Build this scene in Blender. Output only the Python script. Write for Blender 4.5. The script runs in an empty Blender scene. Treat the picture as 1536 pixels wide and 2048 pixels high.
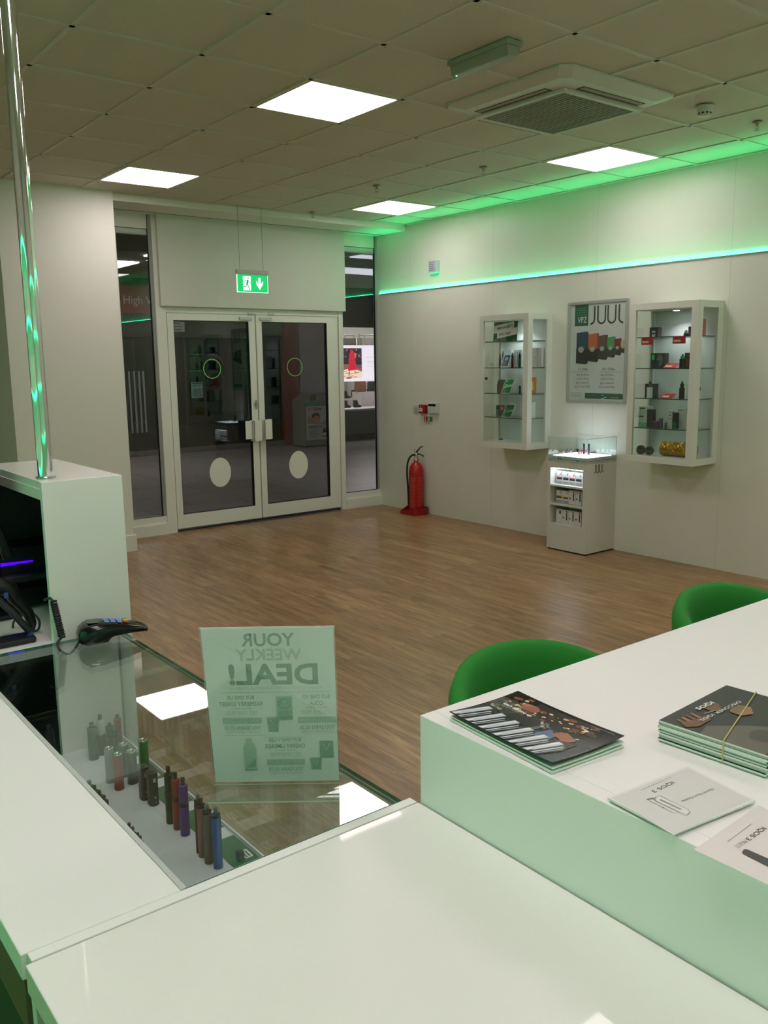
import bpy, bmesh, math, random
from mathutils import Vector, Matrix
random.seed(7)
SC = bpy.context.scene
COL = SC.collection
PI = math.pi

# ---------------------------------------------------------------- camera
F_PX, A = 1740.55, (0.16058092, -0.66116522, -0.06919402)
CAM = Vector((-2.62146, -4.52395, 1.62012))
def _rodr(a):
    v = Vector(a); th = v.length
    return Matrix.Rotation(th, 3, v.normalized())
RB = Matrix(((1, 0, 0), (0, 0, -1), (0, 1, 0)))
RW = _rodr(A) @ RB                     # world -> camera (x right, y down, z forward)
cd = bpy.data.cameras.new('camera'); co = bpy.data.objects.new('camera', cd); COL.objects.link(co)
RT = RW.transposed()
m3 = Matrix((RT.col[0], -RT.col[1], -RT.col[2])).transposed()
co.matrix_world = Matrix.Translation(CAM) @ m3.to_4x4()
cd.sensor_fit = 'VERTICAL'; cd.sensor_height = 36.0; cd.lens = F_PX / 2048 * 36.0
cd.clip_start = 0.02; cd.clip_end = 100
SC.camera = co
def at(px, py, ax, val):
    """point of the world plane (axis ax = val) that the photo shows at px, py"""
    d = RT @ Vector(((px - 768) / F_PX, (py - 1024) / F_PX, 1.0))
    t = (val - CAM[ax]) / d[ax]
    return CAM + t * d

# ---------------------------------------------------------------- look
SC.view_settings.view_transform = 'Standard'; SC.view_settings.look = 'None'
SC.view_settings.gamma = 1; SC.view_settings.use_curve_mapping = False
SC.view_settings.exposure = 0.17
SC.cycles.use_denoising = True
SC.cycles.max_bounces = 9; SC.cycles.diffuse_bounces = 5; SC.cycles.glossy_bounces = 5
SC.cycles.transparent_max_bounces = 32; SC.cycles.transmission_bounces = 6
SC.cycles.sample_clamp_indirect = 6.0
SC.cycles.caustics_reflective = False; SC.cycles.caustics_refractive = False
PANEL = 10.5          # strength of the ceiling light panels
GREEN = 1.0
GCOL = (0.0, 1.0, 0.30)
w = bpy.data.worlds.new('world'); SC.world = w; w.use_nodes = True
w.node_tree.nodes['Background'].inputs[0].default_value = (0.6, 0.7, 0.8, 1)
w.node_tree.nodes['Background'].inputs[1].default_value = 0.003

# key dimensions of the room
XR, YF, ZC = 3.436, 3.34, 3.03          # right wall, shop front, ceiling
XL, YB = -4.3, -6.6                     # left and rear walls
H1, H2 = 0.92, 1.067                    # counter and desk heights

# ---------------------------------------------------------------- materials
def lin(c):
    return tuple(((v / 255) / 12.92 if v / 255 <= 0.04045 else ((v / 255 + 0.055) / 1.055) ** 2.4) for v in c)
_mc = {}
def M(rgb, rough=0.5, metal=0.0, emit=0.0, spec=0.5, noise=0.0, scale=20.0, bump=0.0, coat=0.0, ecol=None):
    key = (rgb, rough, metal, emit, spec, noise, scale, bump, coat, ecol)
    if key in _mc: return _mc[key]
    m = bpy.data.materials.new('surface'); m.use_nodes = True
    nt = m.node_tree; b = nt.nodes['Principled BSDF']
    c = (*lin(rgb), 1)
    b.inputs['Base Color'].default_value = c
    b.inputs['Roughness'].default_value = rough; b.inputs['Metallic'].default_value = metal
    b.inputs['Specular IOR Level'].default_value = spec
    b.inputs['Coat Weight'].default_value = coat
    if emit:
        b.inputs['Emission Color'].default_value = (*(ecol or lin(rgb)), 1); b.inputs['Emission Strength'].default_value = emit
    if noise or bump:
        tc = nt.nodes.new('ShaderNodeTexCoord'); n = nt.nodes.new('ShaderNodeTexNoise')
        n.inputs['Scale'].default_value = scale; n.inputs['Detail'].default_value = 5
        nt.links.new(tc.outputs['Object'], n.inputs['Vector'])
        if noise:
            r = nt.nodes.new('ShaderNodeMapRange'); r.inputs['To Min'].default_value = 1 - noise; r.inputs['To Max'].default_value = 1 + noise
            nt.links.new(n.outputs['Fac'], r.inputs['Value'])
            mx = nt.nodes.new('ShaderNodeVectorMath'); mx.operation = 'SCALE'; mx.inputs[0].default_value = c[:3]
            nt.links.new(r.outputs[0], mx.inputs['Scale']); nt.links.new(mx.outputs[0], b.inputs['Base Color'])
        if bump:
            bp = nt.nodes.new('ShaderNodeBump'); bp.inputs['Strength'].default_value = bump; bp.inputs['Distance'].default_value = 0.01
            nt.links.new(n.outputs['Fac'], bp.inputs['Height']); nt.links.new(bp.outputs[0], b.inputs['Normal'])
    _mc[key] = m
    return m
def glass_mat(tint=(235, 245, 240), ior=1.5, gain=1.0):
    key = ('glass', tint, ior, gain)
    if key in _mc: return _mc[key]
    m = bpy.data.materials.new('clear glass'); m.use_nodes = True; nt = m.node_tree
    nt.nodes.clear(); N = nt.nodes.new
    out = N('ShaderNodeOutputMaterial'); mix = N('ShaderNodeMixShader'); tr = N('ShaderNodeBsdfTransparent')
    gl = N('ShaderNodeBsdfGlossy'); fr = N('ShaderNodeFresnel'); mu = N('ShaderNodeMath')
    tr.inputs[0].default_value = (*lin(tint), 1); gl.inputs['Roughness'].default_value = 0.0
    gl.inputs[0].default_value = (1, 1, 1, 1)
    geo = N('ShaderNodeNewGeometry'); io = N('ShaderNodeMapRange'); io.inputs['To Min'].default_value = ior; io.inputs['To Max'].default_value = 1 / ior; mu.operation = 'MULTIPLY'; mu.inputs[1].default_value = gain; mu.use_clamp = True
    L = nt.links.new
    L(geo.outputs['Backfacing'], io.inputs['Value']); L(io.outputs[0], fr.inputs['IOR']); L(fr.outputs[0], mu.inputs[0]); L(mu.outputs[0], mix.inputs[0]); L(tr.outputs[0], mix.inputs[1]); L(gl.outputs[0], mix.inputs[2]); L(mix.outputs[0], out.inputs[0])
    _mc[key] = m
    return m
def paper_mat(rgb, tl=0.35):
    key = ('paper', rgb, tl)
    if key in _mc: return _mc[key]
    m = bpy.data.materials.new('paper'); m.use_nodes = True; nt = m.node_tree; N = nt.nodes.new
    nt.nodes.clear(); out = N('ShaderNodeOutputMaterial'); mix = N('ShaderNodeMixShader')
    d = N('ShaderNodeBsdfDiffuse'); t = N('ShaderNodeBsdfTranslucent')
    d.inputs[0].default_value = (*lin(rgb), 1); t.inputs[0].default_value = (*lin(rgb), 1); mix.inputs[0].default_value = tl
    L = nt.links.new; L(d.outputs[0], mix.inputs[1]); L(t.outputs[0], mix.inputs[2]); L(mix.outputs[0], out.inputs[0])
    _mc[key] = m
    return m

MATW = M((233, 232, 230), 0.5, noise=0.008, scale=3, spec=.3)
SIDEM = M((92, 88, 66), .5, noise=.03, scale=6)  # dark olive puts the shade on the counters' staff side into the colour
WHITE = M((226, 224, 216), 0.32, noise=0.01, scale=4)            # white laminate / painted board
GLOSSW = M((233, 232, 228), 0.22, noise=0.008, scale=3, coat=0.3)
PAINT = M((222, 221, 210), 0.55, noise=0.015, scale=3)
FRAMEW = M((222, 222, 212), 0.38, noise=0.01, scale=5)
BLACK = M((14, 14, 14), 0.45); BLACKG = M((10, 10, 11), 0.15); DGREY = M((40, 41, 42), 0.5)
CHROME = M((225, 225, 225), 0.05, 1.0); STEEL = M((170, 172, 172), 0.3, 1.0, noise=0.05, scale=60)
GLASS = glass_mat((246, 250, 248)); CABGLASS = glass_mat((250, 253, 251)); ACRYL = glass_mat((248, 251, 250), 1.45)
GEDGE = M((70, 120, 100), 0.12, noise=0.1, scale=30, spec=0.6)
ACEDGE = M((200, 208, 196), 0.15, spec=0.6)

# ---------------------------------------------------------------- mesh helpers
class MB:
    def __init__(s): s.v = []; s.f = []; s.m = []; s.mats = []; s.sm = []
    def _mi(s, m):
        if m not in s.mats: s.mats.append(m)
        return s.mats.index(m)
    def add(s, vs, fs, m, smooth=False):
        k = len(s.v); s.v += [Vector(p) for p in vs]; i = s._mi(m)
        for f in fs: s.f.append([k + a for a in f]); s.m.append(i); s.sm.append(smooth)
        return s
    def box(s, a, b, m, tf=None):
        x0, y0, z0 = [min(a[i], b[i]) for i in range(3)]; x1, y1, z1 = [max(a[i], b[i]) for i in range(3)]
        vs = [Vector(p) for p in ((x0, y0, z0), (x1, y0, z0), (x1, y1, z0), (x0, y1, z0), (x0, y0, z1), (x1, y0, z1), (x1, y1, z1), (x0, y1, z1))]
        if tf: vs = [tf @ p for p in vs]
        return s.add(vs, [(0, 3, 2, 1), (4, 5, 6, 7), (0, 1, 5, 4), (1, 2, 6, 5), (2, 3, 7, 6), (3, 0, 4, 7)], m)
    def glassbox(s, a, b, face, edge, thin):
        """a pane: the two large faces clear, the four narrow ones the green of glass edges"""
        k = len(s.f); s.box(a, b, face)
        ax = {0: (3, 5), 1: (2, 4), 2: (0, 1)}[thin]; e = s._mi(edge)
        for i in range(6):
            if i not in ax: s.m[k + i] = e
        return s
    def cyl(s, c, r, h, m, axis=2, n=24, r2=None, smooth=True, tf=None, cap=True):
        r2 = r if r2 is None else r2; vs = []
        for k in range(2):
            for i in range(n):
                a = 2 * PI * i / n; rr = (r, r2)[k]
                p = [rr * math.cos(a), rr * math.sin(a), k * h]
                p = {2: p, 0: [p[2], p[0], p[1]], 1: [p[1], p[2], p[0]]}[axis]
                p = Vector(p) + Vector(c); vs.append(tf @ p if tf else p)
        s.add(vs, [(i, (i + 1) % n, n + (i + 1) % n, n + i) for i in range(n)], m, smooth)
        if cap: s.add(vs, [tuple(range(n - 1, -1, -1)), tuple(range(n, 2 * n))], m)
        return s
    def lathe(s, prof, c, m, n=32, axis=2, smooth=True, tf=None):
        vs = []; K = len(prof)
        for r, z in prof:
            for i in range(n):
                a = 2 * PI * i / n; p = [r * math.cos(a), r * math.sin(a), z]
                p = {2: p, 0: [p[2], p[0], p[1]], 1: [p[1], p[2], p[0]]}[axis]
                p = Vector(p) + Vector(c); vs.append(tf @ p if tf else p)
        fs = [(k * n + i, k * n + (i + 1) % n, (k + 1) * n + (i + 1) % n, (k + 1) * n + i) for k in range(K - 1) for i in range(n)]
        return s.add(vs, fs, m, smooth)
    def tube(s, pts, r, m, n=10, rs=None):
        pts = [Vector(p) for p in pts]; vs = []; N = len(pts); up = None
        for k, p in enumerate(pts):
            t = (pts[min(k + 1, N - 1)] - pts[max(k - 1, 0)]).normalized()
            if up is None: up = t.orthogonal().normalized()
            up = (up - t * up.dot(t)).normalized(); b = t.cross(up); rr = rs[k] if rs else r
            for i in range(n):
                a = 2 * PI * i / n; vs.append(p + rr * (math.cos(a) * up + math.sin(a) * b))
        fs = [(k * n + i, k * n + (i + 1) % n, (k + 1) * n + (i + 1) % n, (k + 1) * n + i) for k in range(N - 1) for i in range(n)]
        s.add(vs, fs, m, True); s.add(vs, [tuple(range(n - 1, -1, -1)), tuple(range((N - 1) * n, N * n))], m)
        return s
    def prism(s, poly, ax, a, b, m, tf=None):
        """polygon given in the two axes other than ax, extruded from a to b along ax"""
        n = len(poly); vs = []
        for k in (a, b):
            for p in poly:
                q = {0: (k, p[0], p[1]), 1: (p[0], k, p[1]), 2: (p[0], p[1], k)}[ax]
                vs.append(tf @ Vector(q) if tf else Vector(q))
        return s.add(vs, [tuple(range(n)), tuple(range(2 * n - 1, n - 1, -1))] + [(i, n + i, n + (i + 1) % n, (i + 1) % n) for i in range(n)], m)
    def build(s, name, parent=None, origin=None, bevel=0.0, kind=None, fixn=True):
        me = bpy.data.meshes.new(name)
        if parent is not None: inv = WM[parent.name].inverted()
        elif origin is not None: inv = Matrix.Translation(-Vector(origin))
        else: inv = Matrix.Identity(4)
        me.from_pydata([inv @ v for v in s.v], [], s.f)
        for m in s.mats: me.materials.append(m)
        me.polygons.foreach_set('material_index', s.m); me.polygons.foreach_set('use_smooth', s.sm)
        if fixn:
            bm = bmesh.new(); bm.from_mesh(me); bmesh.ops.recalc_face_normals(bm, faces=bm.faces); bm.to_mesh(me); bm.free()
        o = bpy.data.objects.new(name, me); COL.objects.link(o)
        if parent is not None: o.parent = parent; WM[o.name] = WM[parent.name].copy()
        else:
            T = Matrix.Translation(Vector(origin)) if origin is not None else Matrix.Identity(4)
            o.matrix_basis = T; WM[o.name] = T
        if bevel:
            md = o.modifiers.new('bevel', 'BEVEL'); md.width = bevel; md.segments = 2; md.limit_method = 'ANGLE'; md.angle_limit = 0.7
        if kind: o['kind'] = kind
        return o
WM = {}
def tag(o, label, cat, group=None):
    o['label'] = label; o['category'] = cat
    if group: o['group'] = group
    return o
def thing(name, label, cat, loc, rz=0.0, group=None):
    o = bpy.data.objects.new(name, None); COL.objects.link(o); o.empty_display_size = 0.1
    T = Matrix.Translation(Vector(loc)) @ Matrix.Rotation(rz, 4, 'Z'); o.matrix_basis = T; WM[o.name] = T
    return tag(o, label, cat, group)
def dup(root, loc, rz=None, label=None):
    def cp(o, par):
        c = o.copy(); COL.objects.link(c)
        if par is not None: c.parent = par
        for ch in [x for x in bpy.data.objects if x.parent == o]: cp(ch, c)
        return c
    r = cp(root, None); r.location = loc
    if rz is not None: r.rotation_euler = (0, 0, rz)
    if label: r['label'] = label
    return r
def box1(name, a, b, m, parent=None, bevel=0.0, kind=None, origin=None):
    return MB().box(a, b, m).build(name, parent, origin, bevel, kind)

# writing: text curves turned into flat polygons
def smooth(pts, n=6):
    P = [Vector(p) for p in pts]; Q = [P[0] * 2 - P[1]] + P + [P[-1] * 2 - P[-2]]; out = []
    for i in range(1, len(Q) - 2):
        a, b, c, d = Q[i - 1:i + 3]
        for k in range(n):
            t = k / n; out.append(.5 * ((2 * b) + (c - a) * t + (2 * a - 5 * b + 4 * c - d) * t * t + (3 * b - a - 3 * c + d) * t ** 3))
    return out + [P[-1]]
_tc = {}
def glyphs(txt, bold=0.0, shear=0.0):
    key = (txt, bold, shear)
    if key not in _tc:
        cu = bpy.data.curves.new('t', 'FONT'); cu.body = txt; cu.size = 1.0; cu.offset = bold; cu.resolution_u = 3; cu.shear = shear
        cu.align_x = 'LEFT'
        o = bpy.data.objects.new('t', cu); COL.objects.link(o)
        dg = bpy.context.evaluated_depsgraph_get(); me = bpy.data.meshes.new_from_object(o.evaluated_get(dg))
        vs = [(v.co.x, v.co.y) for v in me.vertices]; fs = [tuple(p.vertices) for p in me.polygons]
        bpy.data.objects.remove(o); bpy.data.curves.remove(cu); bpy.data.meshes.remove(me)
        _tc[key] = (vs, fs)
    return _tc[key]
class Print:
    """flat artwork in u, v on a surface: pos(u, v) -> point, nrm = outward normal"""
    def __init__(s, O, U, V, Nn=None, pos=None, step=0.0002):
        s.O = Vector(O); s.U = Vector(U).normalized(); s.V = Vector(V).normalized()
        s.N = Vector(Nn).normalized() if Nn is not None else s.U.cross(s.V); s.k = 1; s.mb = MB(); s.pos = pos; s.step = step
    def P(s, u, v):
        b = s.pos(u, v) if s.pos else s.O + s.U * u + s.V * v
        return b + s.N * s.k * s.step
    def poly(s, pts, m, nl=True):
        s.mb.add([s.P(*p) for p in pts], [tuple(range(len(pts)))], m)
        if nl: s.k += 1
        return s
    def rect(s, u0, v0, u1, v1, m, nx=1, ny=1, nl=True):
        vs = [s.P(u0 + (u1 - u0) * i / nx, v0 + (v1 - v0) * j / ny) for j in range(ny + 1) for i in range(nx + 1)]
        s.mb.add(vs, [(j * (nx + 1) + i, j * (nx + 1) + i + 1, (j + 1) * (nx + 1) + i + 1, (j + 1) * (nx + 1) + i) for j in range(ny) for i in range(nx)], m)
        if nl: s.k += 1
        return s
    def disc(s, u, v, ru, rv, m, n=28, nl=True):
        return s.poly([(u + ru * math.cos(2 * PI * i / n), v + rv * math.sin(2 * PI * i / n)) for i in range(n)], m, nl)
    def ring(s, u, v, r, t, m, n=40, a0=0, a1=2 * PI, nl=True):
        vs = []
        for i in range(n + 1):
            a = a0 + (a1 - a0) * i / n
            for rr in (r - t, r): vs.append(s.P(u + rr * math.cos(a), v + rr * math.sin(a)))
        s.mb.add(vs, [(2 * i, 2 * i + 1, 2 * i + 3, 2 * i + 2) for i in range(n)], m)
        if nl: s.k += 1
        return s
    def stroke(s, pts, wd, m, nl=True):
        P = [Vector(p) for p in pts]; L = []
        for i in range(len(P)):
            t = (P[min(i + 1, len(P) - 1)] - P[max(i - 1, 0)]).normalized(); n = Vector((-t.y, t.x)) * wd / 2
            L.append((P[i] + n, P[i] - n))
        vs = [s.P(*q) for a in L for q in a]
        s.mb.add(vs, [(2 * i, 2 * i + 1, 2 * i + 3, 2 * i + 2) for i in range(len(P) - 1)], m)
        if nl: s.k += 1
        return s
    def text(s, txt, u, v, size, m, align='l', bold=0.0, width=None, rot=0.0, shear=0.0):
        vs, fs = glyphs(txt, bold, shear)
        if not vs: return s
        x0 = min(p[0] for p in vs); x1 = max(p[0] for p in vs); sx = size
        if width: sx = width / (x1 - x0)
        W = (x1 - x0) * sx; off = {'l': 0, 'c': -W / 2, 'r': -W}[align]; c, n = math.cos(rot), math.sin(rot)
        out = []
        for p in vs:
            a, b = (p[0] - x0) * sx + off, p[1] * size
            out.append(s.P(u + a * c - b * n, v + a * n + b * c))
        s.mb.add(out, fs, m); s.k += 1
        return s
    def lines(s, u0, v0, u1, n, dv, h, m, seed=1):
        rd = random.Random(seed)
        for i in range(n):
            s.rect(u0, v0 - i * dv, u0 + (u1 - u0) * rd.uniform(0.75, 1), v0 - i * dv + h, m, nl=False)
        s.k += 1
        return s
    def build(s, name, parent): return s.mb.build(name, parent, fixn=False)
INK = M((38, 38, 36), 0.6); DGREEN = M((20, 92, 66), 0.5); MGREEN = M((40, 130, 60), 0.5); PWHITE = M((235, 235, 232), 0.55)
RED = M((176, 26, 26), 0.4); GREY = M((130, 132, 130), 0.5); LGREY = M((186, 188, 186), 0.5)

# ================================================================= SHELL
def wood_floor():
    m = bpy.data.materials.new('oak plank vinyl'); m.use_nodes = True; nt = m.node_tree; N = nt.nodes.new; L = nt.links.new
    b = nt.nodes['Principled BSDF']
    tc = N('ShaderNodeTexCoord'); mp = N('ShaderNodeMapping'); mp.inputs['Rotation'].default_value = (0, 0, PI / 2)
    br = N('ShaderNodeTexBrick'); br.offset = 0.37; br.inputs['Brick Width'].default_value = 1.22; br.inputs['Row Height'].default_value = 0.152
    br.inputs['Mortar Size'].default_value = 0.0009; br.inputs['Scale'].default_value = 1.0; br.inputs['Mortar Smooth'].default_value = 0.2
    br.inputs['Color1'].default_value = (0.0, 0, 0, 1); br.inputs['Color2'].default_value = (1, 1, 1, 1); br.inputs['Mortar'].default_value = (0.3, 0.3, 0.3, 1)
    L(tc.outputs['Object'], mp.inputs[0]); L(mp.outputs[0], br.inputs['Vector'])
    # grain stretched along the planks (world Y)
    mg = N('ShaderNodeMapping'); mg.inputs['Scale'].default_value = (14, 1.1, 1); L(tc.outputs['Object'], mg.inputs[0])
    off = N('ShaderNodeVectorMath'); off.operation = 'ADD'; L(mg.outputs[0], off.inputs[0])
    sc = N('ShaderNodeVectorMath'); sc.operation = 'SCALE'; sc.inputs['Scale'].default_value = 9.0; L(br.outputs['Color'], sc.inputs[0]); L(sc.outputs[0], off.inputs[1])
    n1 = N('ShaderNodeTexNoise'); n1.inputs['Scale'].default_value = 1.6; n1.inputs['Detail'].default_value = 8; n1.inputs['Roughness'].default_value = 0.68; n1.inputs['Distortion'].default_value = 0.6
    L(off.outputs[0], n1.inputs['Vector'])
    mg2 = N('ShaderNodeMapping'); mg2.inputs['Scale'].default_value = (60, 3.0, 1); L(tc.outputs['Object'], mg2.inputs[0])
    n2 = N('ShaderNodeTexNoise'); n2.inputs['Scale'].default_value = 2.0; n2.inputs['Detail'].default_value = 6; L(mg2.outputs[0], n2.inputs['Vector'])
    cr = N('ShaderNodeValToRGB'); e = cr.color_ramp.elements
    e[0].position = 0.34; e[0].color = (*lin((100, 74, 48)), 1); e[1].position = 0.66; e[1].color = (*lin((182, 148, 108)), 1)
    el = e.new(0.5); el.color = (*lin((150, 115, 78)), 1)
    mx = N('ShaderNodeMix'); mx.data_type = 'FLOAT'; mx.inputs[0].default_value = 0.35
    L(n1.outputs['Fac'], mx.inputs[2]); L(n2.outputs['Fac'], mx.inputs[3]); L(mx.outputs[0], cr.inputs[0])
    tone = N('ShaderNodeMapRange'); tone.inputs['To Min'].default_value = 0.86; tone.inputs['To Max'].default_value = 1.1
    L(br.outputs['Color'], tone.inputs['Value'])
    sc2 = N('ShaderNodeVectorMath'); sc2.operation = 'SCALE'; L(cr.outputs[0], sc2.inputs[0]); L(tone.outputs[0], sc2.inputs['Scale'])
    jt = N('ShaderNodeMapRange'); jt.inputs['To Min'].default_value = 1.0; jt.inputs['To Max'].default_value = 0.62; L(br.outputs['Fac'], jt.inputs['Value'])
    sc3 = N('ShaderNodeVectorMath'); sc3.operation = 'SCALE'; L(sc2.outputs[0], sc3.inputs[0]); L(jt.outputs[0], sc3.inputs['Scale'])
    L(sc3.outputs[0], b.inputs['Base Color'])
    rr = N('ShaderNodeMapRange'); rr.inputs['To Min'].default_value = 0.26; rr.inputs['To Max'].default_value = 0.42; L(n1.outputs['Fac'], rr.inputs['Value']); L(rr.outputs[0], b.inputs['Roughness'])
    bp = N('ShaderNodeBump'); bp.inputs['Strength'].default_value = 0.12; bp.inputs['Distance'].default_value = 0.002; L(n2.outputs['Fac'], bp.inputs['Height']); L(bp.outputs[0], b.inputs['Normal'])
    return m
box1('floor', (XL - .1, YB - .1, -0.06), (XR + .1, YF, 0), wood_floor(), kind='structure')

def wall_mat(axis, joint0):
    """painted panels with hairline joints every 1.22 m"""
    m = bpy.data.materials.new('painted wall panel'); m.use_nodes = True; nt = m.node_tree; N = nt.nodes.new; L = nt.links.new
    b = nt.nodes['Principled BSDF']; tc = N('ShaderNodeTexCoord'); sp = N('ShaderNodeSeparateXYZ'); L(tc.outputs['Object'], sp.inputs[0])
    a = N('ShaderNodeMath'); a.operation = 'SUBTRACT'; a.inputs[1].default_value = joint0 - 24.4; L(sp.outputs[axis], a.inputs[0])
    mo = N('ShaderNodeMath'); mo.operation = 'MODULO'; mo.inputs[1].default_value = 1.22; L(a.outputs[0], mo.inputs[0])
    lt = N('ShaderNodeMath'); lt.operation = 'LESS_THAN'; lt.inputs[1].default_value = 0.004; L(mo.outputs[0], lt.inputs[0])
    n = N('ShaderNodeTexNoise'); n.inputs['Scale'].default_value = 2.5; L(tc.outputs['Object'], n.inputs['Vector'])
    cr = N('ShaderNodeValToRGB'); cr.color_ramp.elements[0].color = (*lin((217, 216, 204)), 1); cr.color_ramp.elements[1].color = (*lin((226, 225, 215)), 1); L(n.outputs['Fac'], cr.inputs[0])
    mx = N('ShaderNodeMix'); mx.data_type = 'RGBA'; L(lt.outputs[0], mx.inputs[0]); L(cr.outputs[0], mx.inputs[6]); mx.inputs[7].default_value = (*lin((200, 199, 187)), 1)
    L(mx.outputs[2], b.inputs['Base Color']); b.inputs['Roughness'].default_value = 0.36; b.inputs['Specular IOR Level'].default_value = 0.4
    return m
box1('wall_right', (XR, YB, 0), (XR + .12, YF + .06, ZC + .1), wall_mat(1, -0.913), kind='structure')
box1('wall_left', (XL - .12, YB, 0), (XL, 2.77, ZC + .1), wall_mat(1, 0.3), kind='structure')
box1('wall_back', (XL - .12, YB - .12, 0), (XR + .12, YB, ZC + .1), wall_mat(0, 0.3), kind='structure')
# pillar left of the shop front and the wall further left
PX0, PX1, PY = -0.66, 0.262, 2.767
box1('wall_front', (PX0, PY, 0), (PX1, YF + .06, ZC + .02), PAINT, kind='structure')
box1('wall_front_left', (XL, 3.30, 0), (PX0, 3.42, ZC + .02), M((205, 208, 205), .5, noise=.02, scale=3), kind='structure')
mb = MB(); mb.box((PX0 - .015, PY - .018, 0), (PX1 + .018, PY, .145), FRAMEW); mb.box((PX1, PY, 0), (PX1 + .018, YF - .06, .145), FRAMEW)
mb.build('baseboard_pillar', kind='structure', bevel=.003)

# ceiling: tiles set a little above a white T-bar grid, recessed light panels, plasterboard margin
PANELS = [(i, j) for i in (-4, 0, 4) for j in (-4, 0, 4, 8) if not (i == -4 and j == -4)] + [(-4, 6)]  # the last panel is added out of sight to brighten the counters
TILE = M((208, 200, 184), 0.9, noise=0.05, scale=160, bump=0.25)
CUTCELL = {(2, 1)}
mb = MB()
for i in range(-9, 6):
    for j in range(-6, 12):
        x0, x1 = i * .6, i * .6 + .6; y1 = -j * .6; y0 = y1 - .6
        x0 = max(x0, XL); x1 = min(x1, XR); y0 = max(y0, YB); y1 = min(y1, 2.825)
        if x1 - x0 < .01 or y1 - y0 < .01 or (i, j) in PANELS: continue
        dz = random.uniform(0, .004)
        mb.box((x0 + .011, y0 + .011, ZC + .004 + dz), (x1 - .011, y1 - .011, ZC + .02), TILE)
mb.box((XL, YB, ZC + .06), (XR, YF, ZC + .1), TILE)
mb.build('ceiling', kind='structure')
mb = MB(); TB = M((206, 200, 186), .55)
for i in range(-8, 6): mb.box((i * .6 - .012, YB, ZC), (i * .6 + .012, 2.825, ZC + .012), TB)
for j in range(-4, 12): mb.box((XL, -j * .6 - .012, ZC), (XR, -j * .6 + .012, ZC + .012), TB)
mb.box((XL, 2.80, ZC - .002), (XR, 2.828, ZC + .012), TB); mb.box((XR - .022, YB, ZC - .002), (XR, 2.83, ZC + .012), TB)
mb.build('trim_1', kind='structure')
mb = MB(); mb.box((XL, 2.826, 2.972), (XR, YF + .1, ZC + .05), PAINT); mb.box((XL, 3.20, 2.968), (XR, 3.205, 2.973), M((120, 118, 105), .6))
mb.build('trim_2', kind='structure')

# shop-front glazing bars: header box over the doors, jambs, sills
mb = MB(); mb.box((.855, 3.26, 2.155), (2.957, 3.42, 2.975), M((202, 202, 190), .5, noise=.01, scale=4)); mb.build('trim_3', kind='structure', bevel=.003)
mb = MB()
for x0, x1 in ((.818, .918), (2.89, 2.942)): mb.box((x0, 3.30, 0), (x1, 3.40, 2.975), FRAMEW)
mb.box((.9, 3.31, 2.10), (2.9, 3.40, 2.16), FRAMEW)
mb.build('trim_4', kind='structure', bevel=.002)
def sidelight(n, x0, x1, xb0):
    m = MB(); m.box((x0, 3.31, .0), (x1, 3.39, .175), FRAMEW)
    m.box((x0, 3.285, 0), (x1, 3.31, .108), FRAMEW)
    m.box((x0, 3.33, 2.845), (x1, 3.40, 2.98), FRAMEW); m.box((x0, 3.34, 2.79), (x1, 3.40, 2.84), M((190, 196, 186), .4))
    m.box((x0, 3.325, .17), (x0 + .02, 3.36, 2.8), FRAMEW); m.box((x1 - .028, 3.325, .17), (x1, 3.36, 2.98), M((150, 154, 148), .4))
    m.box((x1 - .034, 3.328, .17), (x1 - .028, 3.35, 2.98), BLACK); m.box((x0, 3.328, .172), (x1 - .03, 3.35, .18), BLACK)
    w_ = m.build('window_%d' % n, kind='structure', bevel=.001)
    WM[w_.name] = Matrix.Identity(4)
    MB().glassbox((x0 + .018, 3.336, .176), (x1 - .03, 3.344, 2.80), GLASS, GEDGE, 1).build('pane', w_)
sidelight(1, .47, .82, 0); sidelight(2, 2.942, XR, 0)

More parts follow.
